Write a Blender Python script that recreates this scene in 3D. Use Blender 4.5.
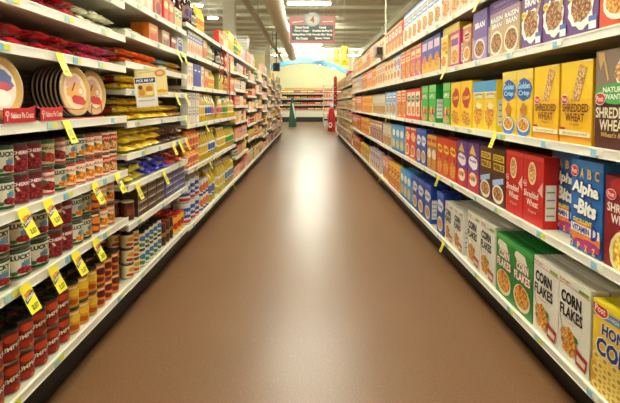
import bpy, math, random
import numpy as np
from mathutils import Vector, Matrix

for o in list(bpy.data.objects):
    bpy.data.objects.remove(o)
scene = bpy.context.scene
COL = scene.collection

# ------------------------------------------------------------ camera, world, exposure
F_PX = 470.0
CAM_H = 1.12
PITCH = math.radians(2.6)
SHIFT = 98.2 - F_PX * math.tan(PITCH)      # the photo is cropped: its optical centre lies above its middle
CY = 201.5 - SHIFT
cam_d = bpy.data.cameras.new('camera')
cam_d.sensor_width = 36.0
cam_d.lens = 36.0 * F_PX / 620.0
cam_d.clip_start = 0.02
cam_d.shift_y = -SHIFT / 620.0
cam = bpy.data.objects.new('camera', cam_d)
COL.objects.link(cam)
cam.location = (0, 0, CAM_H)
cam.rotation_euler = (math.radians(90) - PITCH, 0, math.radians(-0.16))
scene.camera = cam

world = bpy.data.worlds.new('world')
world.use_nodes = True
world.node_tree.nodes['Background'].inputs[0].default_value = (0.9, 0.95, 1.0, 1)
world.node_tree.nodes['Background'].inputs[1].default_value = 0.3
scene.world = world
scene.view_settings.view_transform = 'Standard'
scene.view_settings.look = 'None'
scene.view_settings.gamma = 1
scene.view_settings.exposure = 1.3
scene.view_settings.use_curve_mapping = False
LAMP = 34.0          # radiance of the fluorescent tubes

XR, XL = 0.94, -0.92     # shelf fronts, right and left
SP, CP = math.sin(PITCH), math.cos(PITCH)

def y_at(px, h, side, ins=0.0):
    """distance along the aisle of the shelf-front point that the photo shows at column px"""
    X = XR + ins if side == 'R' else XL - ins
    d = F_PX * X / (px - 308.6)
    return (d + (h - CAM_H) * SP) / CP

def h_at(py, Y):
    """height above the floor of what the photo shows at row py, Y metres away"""
    k = (CY - py) / F_PX
    return CAM_H + Y * (k * CP - SP) / (CP + k * SP)

def x_at(px, Y, h):
    return (px - 308.6) * (Y * CP - (h - CAM_H) * SP) / F_PX

# ------------------------------------------------------------ materials
def lin(c):
    c /= 255.0
    return c / 12.92 if c <= 0.04045 else ((c + 0.055) / 1.055) ** 2.4

_M = {}
def M(hexcol, rough=0.45, metal=0.0, coat=0.0, spec=0.5):
    key = (hexcol, rough, metal, coat)
    if key in _M:
        return _M[key]
    m = bpy.data.materials.new('paint_' + hexcol)
    m.use_nodes = True
    nt = m.node_tree
    b = nt.nodes['Principled BSDF']
    r, g, bl = [lin(int(hexcol[i:i + 2], 16)) for i in (0, 2, 4)]
    n = nt.nodes.new('ShaderNodeTexNoise')
    n.inputs['Scale'].default_value = 60
    tc = nt.nodes.new('ShaderNodeTexCoord')
    nt.links.new(tc.outputs['Object'], n.inputs['Vector'])
    mr = nt.nodes.new('ShaderNodeMapRange')
    mr.inputs[3].default_value = max(0.02, rough - 0.06)
    mr.inputs[4].default_value = rough + 0.06
    nt.links.new(n.outputs[0], mr.inputs[0])
    nt.links.new(mr.outputs[0], b.inputs['Roughness'])
    b.inputs['Base Color'].default_value = (r, g, bl, 1)
    b.inputs['Metallic'].default_value = metal
    b.inputs['Coat Weight'].default_value = coat
    b.inputs['Specular IOR Level'].default_value = spec
    _M[key] = m
    return m

def M_food(name, c1, c2, c3, scale, rough=0.5):
    """mottled print of food: flakes, beans, cherries"""
    key = ('food', name)
    if key in _M:
        return _M[key]
    m = bpy.data.materials.new('print_' + name)
    m.use_nodes = True
    nt = m.node_tree
    b = nt.nodes['Principled BSDF']
    tc = nt.nodes.new('ShaderNodeTexCoord')
    v = nt.nodes.new('ShaderNodeTexVoronoi')
    v.inputs['Scale'].default_value = scale
    nt.links.new(tc.outputs['Object'], v.inputs['Vector'])
    r = nt.nodes.new('ShaderNodeValToRGB')
    cs = []
    for c in (c1, c2, c3):
        cs.append(tuple(lin(int(c[i:i + 2], 16)) for i in (0, 2, 4)) + (1,))
    r.color_ramp.elements[0].position = 0.15
    r.color_ramp.elements[0].color = cs[0]
    r.color_ramp.elements[1].position = 0.75
    r.color_ramp.elements[1].color = cs[2]
    e = r.color_ramp.elements.new(0.45)
    e.color = cs[1]
    nt.links.new(v.outputs['Distance'], r.inputs[0])
    nt.links.new(r.outputs[0], b.inputs['Base Color'])
    b.inputs['Roughness'].default_value = rough
    _M[key] = m
    return m

def M_emit(name, col, strength):
    m = bpy.data.materials.new(name)
    m.use_nodes = True
    b = m.node_tree.nodes['Principled BSDF']
    b.inputs['Base Color'].default_value = (0.9, 0.9, 0.9, 1)
    b.inputs['Emission Color'].default_value = col + (1,)
    b.inputs['Emission Strength'].default_value = strength
    return m

FLAKES = lambda: M_food('flakes', 'f8c458', 'e0962c', 'a85c18', 85)
BRAN = lambda: M_food('bran', 'e0b070', 'a86c38', '6c3c1c', 85)
TAN = lambda: M_food('tan_food', 'f0d8a0', 'd8a868', 'a06830', 110)
BEANS = lambda: M_food('beans', 'd05030', 'a02818', '601008', 160)
PEACH = lambda: M_food('peach', 'f8c040', 'f09020', 'b85c10', 90)
CHERRY = lambda: M_food('cherry', 'd02828', '901018', '400408', 120)
SQUARES = lambda: M_food('squares', 'fff0a0', 'f0c830', 'c08810', 60)

# ------------------------------------------------------------ text
_T = {}
def text_geo(s, bold=0.0, shear=0.0):
    key = (s, bold, shear)
    if key in _T:
        return _T[key]
    cu = bpy.data.curves.new('glyphs', 'FONT')
    cu.body = s
    cu.resolution_u = 2
    cu.offset = bold
    cu.shear = shear
    ob = bpy.data.objects.new('glyphs', cu)
    COL.objects.link(ob)
    bpy.context.view_layer.update()
    me = bpy.data.meshes.new_from_object(ob.evaluated_get(bpy.context.evaluated_depsgraph_get()))
    v = np.array([x.co[:2] for x in me.vertices]).reshape(-1, 2)
    f = [tuple(p.vertices) for p in me.polygons]
    bpy.data.objects.remove(ob)
    bpy.data.curves.remove(cu)
    bpy.data.meshes.remove(me)
    if len(v):
        lo, hi = v.min(0), v.max(0)
        v = v - (lo + hi) / 2
        size = hi - lo
    else:
        size = np.array([1.0, 1.0])
    _T[key] = (v, f, size)
    return _T[key]

# ------------------------------------------------------------ mesh builder
class MB:
    def __init__(self):
        self.v, self.f, self.fm, self.mats, self.sm = [], [], [], [], []
    def mi(self, m):
        if m not in self.mats:
            self.mats.append(m)
        return self.mats.index(m)
    def face(self, pts, m, smooth=False):
        b = len(self.v)
        self.v += [tuple(p) for p in pts]
        self.f.append(tuple(range(b, b + len(pts))))
        self.fm.append(self.mi(m)); self.sm.append(smooth)
    def grid(self, rows, m, closed=False, smooth=True, flip=False):
        b = len(self.v); nr, nc = len(rows), len(rows[0])
        for r in rows:
            self.v += [tuple(p) for p in r]
        mfun = m if callable(m) else None
        mm = None if mfun else self.mi(m)
        for i in range(nr - 1):
            for j in range(nc if closed else nc - 1):
                k = (j + 1) % nc
                q = (b + i * nc + j, b + i * nc + k, b + (i + 1) * nc + k, b + (i + 1) * nc + j)
                self.f.append(q[::-1] if flip else q)
                self.fm.append(self.mi(mfun(i, j)) if mfun else mm); self.sm.append(smooth)
    def box(self, x0, x1, y0, y1, z0, z1, m, mtop=None, mside=None, mfront=None):
        b = len(self.v)
        self.v += [(x0, y0, z0), (x1, y0, z0), (x1, y1, z0), (x0, y1, z0), (x0, y0, z1), (x1, y0, z1), (x1, y1, z1), (x0, y1, z1)]
        for q, mm in (((0, 3, 2, 1), m), ((4, 5, 6, 7), mtop or m), ((0, 1, 5, 4), mfront or m), ((2, 3, 7, 6), m), ((1, 2, 6, 5), mside or m), ((3, 0, 4, 7), mside or m)):
            self.f.append(tuple(b + i for i in q)); self.fm.append(self.mi(mm)); self.sm.append(False)
    def prism(self, poly, axis, a0, a1, m):
        """extrude a 2D outline along an axis ('x','y','z')"""
        def P(p, a):
            return {'x': (a, p[0], p[1]), 'y': (p[0], a, p[1]), 'z': (p[0], p[1], a)}[axis]
        n = len(poly)
        self.face([P(p, a0) for p in poly][::-1], m)
        self.face([P(p, a1) for p in poly], m)
        for i in range(n):
            j = (i + 1) % n
            self.face([P(poly[i], a0), P(poly[j], a0), P(poly[j], a1), P(poly[i], a1)], m)
    def lathe(self, prof, m, n=24, c=(0, 0, 0), smooth=True):
        rows = [[(c[0] + r * math.cos(2 * math.pi * k / n), c[1] + r * math.sin(2 * math.pi * k / n), c[2] + z) for k in range(n)] for r, z in prof]
        self.grid(rows, m, closed=True, smooth=smooth)
        if prof[-1][0] > 1e-5:
            self.face(rows[-1], m if not callable(m) else m(len(prof) - 2, 0))
        if prof[0][0] > 1e-5:
            self.face(rows[0][::-1], m if not callable(m) else m(0, 0))
    def tube(self, pts, r, m, n=6):
        pts = [Vector(p) for p in pts]
        rows = []
        for i, p in enumerate(pts):
            t = (pts[min(i + 1, len(pts) - 1)] - pts[max(i - 1, 0)]).normalized()
            up = Vector((0, 0, 1)) if abs(t.z) < 0.9 else Vector((1, 0, 0))
            a = t.cross(up).normalized(); b = a.cross(t)
            rows.append([p + a * r * math.cos(2 * math.pi * k / n) + b * r * math.sin(2 * math.pi * k / n) for k in range(n)])
        self.grid(rows, m, closed=True)
        self.face(rows[0], m); self.face(rows[-1], m)
    def mesh(self, name):
        me = bpy.data.meshes.new(name)
        me.from_pydata(self.v, [], self.f)
        for m in self.mats:
            me.materials.append(m)
        me.polygons.foreach_set('material_index', self.fm)
        me.polygons.foreach_set('use_smooth', self.sm)
        me.update()
        return me

EPS = 0.00035
class Art:
    """flat printing laid on a face of a package, in fractions of its width and height"""
    def __init__(self, mb, P, w, h, curved=False, front=1.0):
        self.mb, self.P, self.w, self.h, self.curved = mb, P, w, h, curved
        self.l = 1
    def _p(self, x, y):
        return self.P(x * self.w, y * self.h, self.l * EPS)
    def rect(self, x0, y0, x1, y1, m, rot=0):
        n = max(1, int(abs(x1 - x0) * self.w / 0.008)) if self.curved else 1
        for i in range(n):
            a, b = x0 + (x1 - x0) * i / n, x0 + (x1 - x0) * (i + 1) / n
            self.mb.face([self._p(a, y0), self._p(b, y0), self._p(b, y1), self._p(a, y1)], m)
        self.l += 1
        return self
    def poly(self, pts, m):
        if self.curved and len(pts) == 4:
            n = 8
            for i in range(n):
                f, g = i / n, (i + 1) / n
                L = lambda p, q, t: (p[0] + (q[0] - p[0]) * t, p[1] + (q[1] - p[1]) * t)
                self.mb.face([self._p(*L(pts[0], pts[1], f)), self._p(*L(pts[0], pts[1], g)), self._p(*L(pts[3], pts[2], g)), self._p(*L(pts[3], pts[2], f))], m)
            self.l += 1
            return self
        pts = self._clip(pts)
        if len(pts) > 2:
            self.mb.face([self._p(*p) for p in pts], m)
        self.l += 1
        return self
    @staticmethod
    def _clip(pts):
        """cut an outline at the edges of the printed face"""
        for ax, lim, sg in ((0, 0.0, 1), (0, 1.0, -1), (1, 0.0, 1), (1, 1.0, -1)):
            out = []
            for i in range(len(pts)):
                p, q = pts[i - 1], pts[i]
                a, c = (p[ax] - lim) * sg, (q[ax] - lim) * sg
                if (a < 0) != (c < 0):
                    t = a / (a - c)
                    out.append((p[0] + (q[0] - p[0]) * t, p[1] + (q[1] - p[1]) * t))
                if c >= 0:
                    out.append(q)
            pts = out
            if not pts:
                break
        return pts
    def ell(self, cx, cy, rx, ry, m, n=16):
        if self.curved:
            k = 8
            for i in range(k):
                a, b = -1 + 2 * i / k, -1 + 2 * (i + 1) / k
                ya, yb = math.sqrt(max(0, 1 - a * a)) * ry, math.sqrt(max(0, 1 - b * b)) * ry
                self.mb.face([self._p(cx + a * rx, cy - ya - 1e-4), self._p(cx + b * rx, cy - yb - 1e-4), self._p(cx + b * rx, cy + yb + 1e-4), self._p(cx + a * rx, cy + ya + 1e-4)], m)
        else:
            return self.poly([(cx + rx * math.cos(2 * math.pi * k / n), cy + ry * math.sin(2 * math.pi * k / n)) for k in range(n)], m)
        self.l += 1
        return self
    def blob(self, cx, cy, rx, ry, m, seed=1, n=18, amp=0.2):
        if self.curved:
            self.ell(cx - rx * 0.25, cy + ry * 0.1, rx * 0.75, ry * 0.85, m)
            return self.ell(cx + rx * 0.3, cy - ry * 0.12, rx * 0.7, ry * 0.8, m)
        rnd = random.Random(seed)
        pts = []
        for k in range(n):
            q = 1 + rnd.uniform(-amp, amp)
            pts.append((cx + rx * q * math.cos(2 * math.pi * k / n), cy + ry * q * math.sin(2 * math.pi * k / n)))
        return self.poly(pts, m)
    def text(self, s, cx, cy, h, m, width=None, bold=0.02, shear=0.0, rot=0.0):
        v, f, size = text_geo(s, bold, shear)
        if not len(v):
            return self
        sy = h * self.h / size[1]
        sx = sy if width is None else width * self.w / size[0]
        c, sn = math.cos(rot), math.sin(rot)
        b = len(self.mb.v)
        for x, y in v:
            X, Y = x * sx, y * sy
            self.mb.v.append(tuple(self.P(cx * self.w + X * c - Y * sn, cy * self.h + X * sn + Y * c, self.l * EPS)))
        k = self.mb.mi(m)
        for q in f:
            self.mb.f.append(tuple(b + i for i in q)); self.mb.fm.append(k); self.mb.sm.append(False)
        self.l += 1
        return self
    def otext(self, s, cx, cy, h, m, mo, width=None, bold=0.02, out=0.06, shear=0, rot=0):
        self.text(s, cx, cy, h * 1.12, mo, width * 1.06 if width else None, bold + out, shear, rot)
        return self.text(s, cx, cy, h, m, width, bold, shear, rot)

def front_art(mb, w, h, y=0.0):
    return Art(mb, lambda a, b, l: (a - w / 2, y - l, b), w, h)
def side_art(mb, w, d, h, s):
    if s > 0:
        return Art(mb, lambda a, b, l: (w / 2 + l, a, b), d, h)
    return Art(mb, lambda a, b, l: (-w / 2 - l, d - a, b), d, h)
def cyl_art(mb, r, z0, h, w):
    return Art(mb, lambda a, b, l: ((r + l) * math.sin((a - w / 2) / r - 0.42), r - (r + l) * math.cos((a - w / 2) / r - 0.42), z0 + b), w, h, curved=True)

# ------------------------------------------------------------ objects
def link(name, me, parent=None):
    o = bpy.data.objects.new(name, me)
    COL.objects.link(o)
    if parent is not None:
        o.parent = parent
    return o
def tag(o, label, cat, group=None):
    o['label'] = label; o['category'] = cat
    if group:
        o['group'] = group
    return o
def struct(name, mb):
    o = link(name, mb.mesh(name)); o['kind'] = 'structure'
    return o
def empty(name, loc, rz=0):
    o = link(name, None); o.location = loc; o.rotation_euler = (0, 0, rz)
    o.empty_display_size = 0.05
    return o

# ============================================================ THE ROOM
CEIL = 4.35
def floor_material():
    m = bpy.data.materials.new('speckled_brown_floor')
    m.use_nodes = True
    nt = m.node_tree; b = nt.nodes['Principled BSDF']
    tc = nt.nodes.new('ShaderNodeTexCoord')
    def noise(scale, detail, mapping=None):
        n = nt.nodes.new('ShaderNodeTexNoise'); n.inputs['Scale'].default_value = scale; n.inputs['Detail'].default_value = detail
        if mapping:
            mp = nt.nodes.new('ShaderNodeMapping'); mp.inputs['Scale'].default_value = mapping
            nt.links.new(tc.outputs['Object'], mp.inputs[0]); nt.links.new(mp.outputs[0], n.inputs['Vector'])
        else:
            nt.links.new(tc.outputs['Object'], n.inputs['Vector'])
        return n
    n1 = noise(160, 2)
    r = nt.nodes.new('ShaderNodeValToRGB')
    e = r.color_ramp.elements
    e[0].position = 0.32; e[0].color = (0.136, 0.064, 0.027, 1)
    e[1].position = 0.75; e[1].color = (0.238, 0.118, 0.054, 1)
    nt.links.new(n1.outputs[0], r.inputs[0])
    n2 = noise(1.1, 3)
    r2 = nt.nodes.new('ShaderNodeValToRGB')
    r2.color_ramp.elements[0].position = 0.35; r2.color_ramp.elements[0].color = (0.93, 0.93, 0.93, 1)
    r2.color_ramp.elements[1].position = 0.65; r2.color_ramp.elements[1].color = (1, 1, 1, 1)
    nt.links.new(n2.outputs[0], r2.inputs[0])
    mx = nt.nodes.new('ShaderNodeMixRGB'); mx.blend_type = 'MULTIPLY'; mx.inputs[0].default_value = 1.0
    nt.links.new(r.outputs[0], mx.inputs[1]); nt.links.new(r2.outputs[0], mx.inputs[2])
    vo = nt.nodes.new('ShaderNodeTexVoronoi'); vo.inputs['Scale'].default_value = 34
    nt.links.new(tc.outputs['Object'], vo.inputs['Vector'])
    sp = nt.nodes.new('ShaderNodeMapRange'); sp.inputs[1].default_value = 0.06; sp.inputs[2].default_value = 0.10; sp.inputs[3].default_value = 0.45; sp.inputs[4].default_value = 0.0
    nt.links.new(vo.outputs['Distance'], sp.inputs[0])
    m2 = nt.nodes.new('ShaderNodeMixRGB'); m2.inputs[2].default_value = (0.42, 0.27, 0.18, 1)
    nt.links.new(sp.outputs[0], m2.inputs[0]); nt.links.new(mx.outputs[0], m2.inputs[1])
    nt.links.new(m2.outputs[0], b.inputs['Base Color'])
    n3 = noise(1.0, 2, (1.6, 0.35, 1))
    mr = nt.nodes.new('ShaderNodeMapRange'); mr.inputs[3].default_value = 0.29; mr.inputs[4].default_value = 0.32
    nt.links.new(n3.outputs[0], mr.inputs[0]); nt.links.new(mr.outputs[0], b.inputs['Roughness'])
    b.inputs['Specular IOR Level'].default_value = 0.38
    return m

mb = MB(); mb.box(-12, 12, -6, 31, -0.05, 0, floor_material()); struct('floor', mb)
mc = M('dddfc8', 0.7)
mb = MB(); mb.box(-12, 12, -6, 31, CEIL, CEIL + 0.1, mc)
for i in range(26):                                   # deck ribs run across the store
    y = -5 + i * 1.38
    mb.box(-12, 12, y, y + 0.07, CEIL - 0.10, CEIL, mc)
struct('ceiling', mb)
mw = M('ece4b4', 0.7)
mb = MB(); mb.box(-12, 12, 31, 31.2, 0, CEIL, mw); struct('wall_back', mb)
mb = MB(); mb.box(-12.2, -12, -6, 31, 0, CEIL, mw); struct('wall_left', mb)
mb = MB(); mb.box(12, 12.2, -6, 31, 0, CEIL, mw); struct('wall_right', mb)
mb = MB(); mb.box(-12, 12, -6.2, -6, 0, CEIL, mw); struct('wall_front', mb)

# long steel beam along the ceiling on the right, air duct and pipe on the left
mb = MB(); X = 3.1
mb.box(X - 0.08, X + 0.08, -5, 30.9, CEIL - 0.42, CEIL - 0.38, mc)
mb.box(X - 0.015, X + 0.015, -5, 30.9, CEIL - 0.40, CEIL - 0.12, mc)
mb.box(X - 0.08, X + 0.08, -5, 30.9, CEIL - 0.13, CEIL - 0.10, mc)
struct('trim_1', mb)
mb = MB()
prof = [(0.24 + (0.012 if k % 2 else 0), -5 + k * 0.8) for k in range(41) if -5 + k * 0.8 < 28]
n = 20
rows = [[(-0.92 + r * math.cos(2 * math.pi * k / n), y, 3.78 + r * math.sin(2 * math.pi * k / n)) for k in range(n)] for r, y in prof]
mduct = M('d9d2b0', 0.4)
mb.grid(rows, mduct, closed=True); mb.face(rows[0][::-1], mduct); mb.face(rows[-1], mduct)
duct = link('air_duct', mb.mesh('air_duct'))
tag(duct, 'round cream air duct running lengthwise under the ceiling', 'air duct')
for k in range(6):
    mb = MB(); y = 1.2 + k * 5.4
    mb.box(-0.95, -0.89, y, y + 0.04, 4.02, CEIL - 0.0, mduct)
    link('hanger', mb.mesh('hanger'), duct)
mb = MB(); mb.tube([(-1.6, -5, 3.72), (-1.6, 30, 3.72)], 0.085, M('c4c0a4', 0.5), 10)
pipe = tag(link('ceiling_pipe', mb.mesh('ceiling_pipe')), 'thin grey pipe under the ceiling left of the round air duct', 'pipe')
for k in range(5):
    mb = MB(); mb.box(-1.615, -1.585, 3 + k * 6, 3.03 + k * 6, 3.80, CEIL, M('9c977a', 0.5)); link('hanger', mb.mesh('hanger'), pipe)

def column(px0, px1, Y, name):
    x0, x1 = x_at(px0, Y, 3.5), x_at(px1, Y, 3.5)
    mb = MB(); w = x1 - x0
    mb.box(x0, x1, Y, Y + w, 0, CEIL, M('f0f0e2', 0.5))
    mb.box(x0 - 0.03, x1 + 0.03, Y - 0.03, Y + w + 0.03, 0, 0.25, M('b8b8a8', 0.5))
    struct(name, mb)
column(222.5, 234.5, 13.5, 'column_1')
column(265, 270.5, 26, 'column_2')
column(352, 355, 30, 'column_3')

# ------------------------------------------------------------ ceiling lights
tube_mat = M_emit('tube_glow', (1.0, 1.0, 0.88), LAMP)
def strip_light(xc, Y, h, L, label, along=False, w=0.085, mat=None):
    t = empty('ceiling_light', (xc, Y, h), math.pi / 2 if along else 0)
    hs = MB(); mh = M('e8e6dc', 0.4)
    hs.prism([(-w / 4, 0.05), (-w / 4 + 0.01, 0.11), (w / 4 - 0.01, 0.11), (w / 4, 0.05), (w / 4, 0.04), (-w / 4, 0.04)], 'x', -L / 2, L / 2, mh)
    for s in (-1, 1):
        hs.box(s * L * 0.4 - 0.008, s * L * 0.4 + 0.008, -0.008, 0.008, 0.11, CEIL - 0.0 - h, mh)
    link('housing', hs.mesh('light_housing'), t)
    tb = MB(); tb.box(-L / 2 + 0.02, L / 2 - 0.02, -w / 2 + 0.01, w / 2 - 0.01, 0.0, 0.038, mat or tube_mat)
    link('tube', tb.mesh('light_tube'), t)
    tag(t, label, 'ceiling light', 'fluorescent strip lights')
    return t
def y_for(py, h):
    k = (CY - py) / F_PX
    return (h - CAM_H) * (CP + k * SP) / (k * CP - SP)
LH = 3.95
def light_px(x0, x1, py, label):
    Y = y_for(py, LH)
    a, b = x_at(x0, Y, LH), x_at(x1, Y, LH)
    strip_light((a + b) / 2, Y, LH, b - a, label)
light_px(287, 331, 4.5, 'fluorescent strip light above the hanging aisle sign')
light_px(294, 322, 45.5, 'fluorescent strip light directly below the hanging aisle sign')
light_px(296, 319, 51, 'short strip light second below the aisle sign')
light_px(272, 361, 55.5, 'longest strip light, spanning the far end above the blue arch')
light_px(189.5, 203, 6.5, 'strip light left of the white column, nearer of the two')
light_px(207.5, 218, 19, 'strip light beside the white column, farther of the two')
for k, (x, y) in enumerate([(0, 8.8), (0, 5.3), (0, 1.6), (0, -2.6), (-4.4, 5.3), (-4.4, 0.5), (4.4, 5.3), (4.4, 0.5), (4.4, 11), (-6, 11), (5, 17), (-7, 19), (5, 24), (-6, 26), (0, 19)]):
    strip_light(x, y, LH, 1.9 if abs(x) > 1 or y > 10 else 1.5, 'fluorescent strip light high over the store outside the view', w=0.26)

# ============================================================ SHELVING
cream = M('eeebdd', 0.35)
steel = M('c6c0aa', 0.4)
black = M('0c0b0a', 0.5)
def peg_material():
    m = bpy.data.materials.new('brown_pegboard')
    m.use_nodes = True
    nt = m.node_tree; b = nt.nodes['Principled BSDF']
    tc = nt.nodes.new('ShaderNodeTexCoord')
    mp = nt.nodes.new('ShaderNodeMapping'); mp.inputs['Scale'].default_value = (40, 40, 40)
    fr = nt.nodes.new('ShaderNodeVectorMath'); fr.operation = 'FRACTION'
    sb = nt.nodes.new('ShaderNodeVectorMath'); sb.operation = 'SUBTRACT'; sb.inputs[1].default_value = (0, 0.5, 0.5)
    ml = nt.nodes.new('ShaderNodeVectorMath'); ml.operation = 'MULTIPLY'; ml.inputs[1].default_value = (0, 1, 1)
    ln = nt.nodes.new('ShaderNodeVectorMath'); ln.operation = 'LENGTH'
    cr = nt.nodes.new('ShaderNodeValToRGB')
    cr.color_ramp.interpolation = 'CONSTANT'
    cr.color_ramp.elements[0].color = (0.01, 0.008, 0.005, 1)
    cr.color_ramp.elements[1].position = 0.22; cr.color_ramp.elements[1].color = (0.10, 0.065, 0.035, 1)
    nt.links.new(tc.outputs['Object'], mp.inputs[0]); nt.links.new(mp.outputs[0], fr.inputs[0])
    nt.links.new(fr.outputs[0], sb.inputs[0]); nt.links.new(sb.outputs[0], ml.inputs[0]); nt.links.new(ml.outputs[0], ln.inputs[0])
    nt.links.new(ln.outputs['Value'], cr.inputs[0]); nt.links.new(cr.outputs[0], b.inputs['Base Color'])
    b.inputs['Roughness'].default_value = 0.6
    return m
peg = peg_material()
LIP = 0.035
DEPTH = 0.44
# shelf surface = lip bottom + 0.030
_shelf_cache = {}
def shelf_mesh(L, dep):
    key = (round(L, 3), dep)
    if key not in _shelf_cache:
        mb = MB()
        mb.box(0.004, dep, 0.002, L - 0.002, 0.006, 0.030, steel)       # x into the shelf
        r = MB()
        r.prism([(0.0, 0.001), (0.0, LIP), (0.003, LIP), (0.003, 0.0305), (0.012, 0.0305), (0.012, 0.001)], 'y', 0.002, L - 0.002, cream)
        r.box(-0.0015, 0.0, 0.002, L - 0.002, 0.028, 0.0335, cream)
        r.box(-0.0015, 0.0, 0.002, L - 0.002, 0.001, 0.004, cream)
        _shelf_cache[key] = (mb.mesh('shelf'), r.mesh('price_rail'))
    return _shelf_cache[key]
_lab = []
for c1, c2 in (('7fc4dc', 'dfe030'), ('8ccbe0', 'f0ecd8'), ('a8d8d0', 'e4e448')):
    q = MB(); q.box(-0.0032, -0.0018, 0, 0.036, 0.005, 0.028, M(c1)); q.box(-0.0034, -0.0020, -0.028, 0.004, 0.010, 0.027, M(c2))
    _lab.append(q.mesh('price_label'))
rs = random.Random(5)
def bay(side, y0, y1, lips, top, label, labels_per_shelf=3, dep=DEPTH):
    """one bay of gondola shelving; lips = heights of the lower edges of its shelf rails, lowest first"""
    X = XR if side == 'R' else XL
    rot = 0 if side == 'R' else math.pi
    t = empty('shelving_unit', (X, y0 if side == 'R' else y1, 0), rot)
    L = y1 - y0
    b = MB(); b.box(dep + 0.002, dep + 0.02, 0.001, L - 0.001, 0.1, top, peg); link('back_panel', b.mesh('back_panel'), t)
    for yy in (0.0, L - 0.012):
        u = MB(); u.box(dep - 0.03, dep + 0.03, yy + 0.0005, yy + 0.0115, 0, top + 0.01, steel); link('upright', u.mesh('upright'), t)
    k = MB(); k.box(0.068, dep, 0.0, L, 0, lips[0] + 0.004, black); link('kick_plate', k.mesh('kick_plate'), t)
    sm, rm = shelf_mesh(L, dep)
    for i, h in enumerate(lips):
        s = link('shelf', sm, t); s.location = (0, 0, h)
        link('price_rail', rm, s)
        for j in range(labels_per_shelf):
            q = link('price_label', _lab[rs.randrange(3)], s)
            yy = (j + rs.uniform(0.25, 0.75)) * L / labels_per_shelf
            q.location = (0, min(max(yy, 0.04), L - 0.05), 0)
    tag(t, label, 'shelving unit', 'gondola shelving bays on the %s side' % ('right' if side == 'R' else 'left'))
    return t
ORD = ['first', 'second', 'third', 'fourth', 'fifth', 'sixth', 'seventh', 'eighth', 'ninth', 'tenth', 'eleventh', 'twelfth', '13th', '14th', '15th', '16th', '17th', '18th', '19th', '20th']
def ordn(n):
    if n < 12:
        return ORD[n]
    k = n + 1
    return '%d%s' % (k, {1: 'st', 2: 'nd', 3: 'rd'}.get(k % 10, 'th') if k % 100 not in (11, 12, 13) else 'th')

R_LIPS = [0.138, 0.570, 0.941, 1.327, 1.665]
R_FAR = [0.138, 0.43, 0.70, 0.97, 1.25, 1.53]
RB = [0.85 + 1.19 * k for k in range(14)]
R_END = 9
for k in range(13):
    far = k >= 8
    bay('R', RB[k], RB[k + 1], R_FAR if far else R_LIPS, 1.60 if far else 1.75, 'cream metal shelving bay of packed cereal on the right, %s from the camera' % ORD[k], 3 if k < 4 else 2)
LIPS_L = {
    0: [0.158, 0.508, 0.752, 1.023, 1.272, 1.424, 1.587],
    1: [0.155, 0.462, 0.666, 0.827, 0.994, 1.160, 1.300, 1.457, 1.626],
    2: [0.136, 0.577, 0.924, 1.223, 1.479, 1.700],
    3: [0.136, 0.577, 0.924, 1.223, 1.479, 1.700],
    4: [0.136, 0.40, 0.63, 0.85, 1.06, 1.27, 1.49, 1.70],
    5: [0.136, 0.52, 0.76, 0.98, 1.21, 1.45, 1.70],
}
for k in range(6, 13):
    LIPS_L[k] = [0.136, 0.42, 0.68, 0.94, 1.20, 1.45, 1.70] if k % 2 else [0.136, 0.50, 0.78, 1.03, 1.29, 1.52]
LB = [1.19 + 1.19 * (k) for k in range(14)]          # bay 0 ends at 2.46
LB = [b for b in LB]
LS = [(LB[k], LB[k + 1]) for k in range(13)]
bay_name = lambda k: ORD[k]
for k in range(13):
    bay('L', LS[k][0], LS[k][1], LIPS_L[k], max(LIPS_L[k]) + 0.06, 'cream metal shelving bay of mixed groceries on the left, %s from the camera' % ORD[k], 3 if k < 4 else 2)
# one more bay at the frame's left edge, mostly outside the picture
bay('L', 0.0, 1.19, LIPS_L[0], 1.65, 'cream metal shelving bay at the left edge, nearest the camera', 3)

# ============================================================ PRODUCTS
class Prod:
    """a kind of goods: its mesh, size, and how it is described"""
    def __init__(self, kind, cat, desc, w, d, h, mesh, parts=(), cap=None):
        self.kind, self.cat, self.desc, self.w, self.d, self.h, self.mesh, self.parts = kind, cat, desc, w, d, h, mesh, list(parts)

def carton(desc, w, d, h, bg, art=None, side=None, top=None, kind='cereal_box', cat='cereal box', nut=True, sideart=None):
    mb = MB()
    c = M(bg, 0.33); sc = M(side or bg, 0.33); tc = M(top or side or bg, 0.33)
    mb.box(-w / 2, w / 2, 0, d, 0, h, c, tc, sc)
    # closing flap on the top and folded edge lines
    mb.box(-w / 2 + 0.002, w / 2 - 0.002, d * 0.3, d * 0.72, h, h + 0.0008, tc)
    for s in (-1, 1):
        a = side_art(mb, w, d, h, s)
        if nut:
            a.rect(0.14, 0.12, 0.86, 0.62, M('e6e4da'))
            for k in range(4):
                a.l = 2
                a.rect(0.22, 0.18 + k * 0.11, 0.78, 0.20 + k * 0.11, M('8a8a86'))
        if sideart:
            sideart(a)
    if art:
        art(front_art(mb, w, h))
    return Prod(kind, cat, desc, w, d, h, mb.mesh(kind))

W, K, RED, YEL, CRM = 'f4f2ea', '141414', 'cc1c1c', 'f2d21c', 'efe6c8'
def logo_post(a, x, y, s=0.07, t='Post'):
    a.ell(x, y, s * 1.25, s * 0.6, M(W)); a.ell(x, y, s * 1.15, s * 0.52, M('d02828')); a.text(t, x, y, s * 0.5, M(W), s * 1.6)

def splash(a, cx, cy, rx, ry, food, seed, milk='f6f4ee'):
    a.blob(cx, cy, rx * 1.25, ry * 1.22, M(milk), seed, 22, 0.14)
    a.blob(cx, cy + ry * 0.1, rx, ry, food, seed + 5, 20, 0.12)

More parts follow.
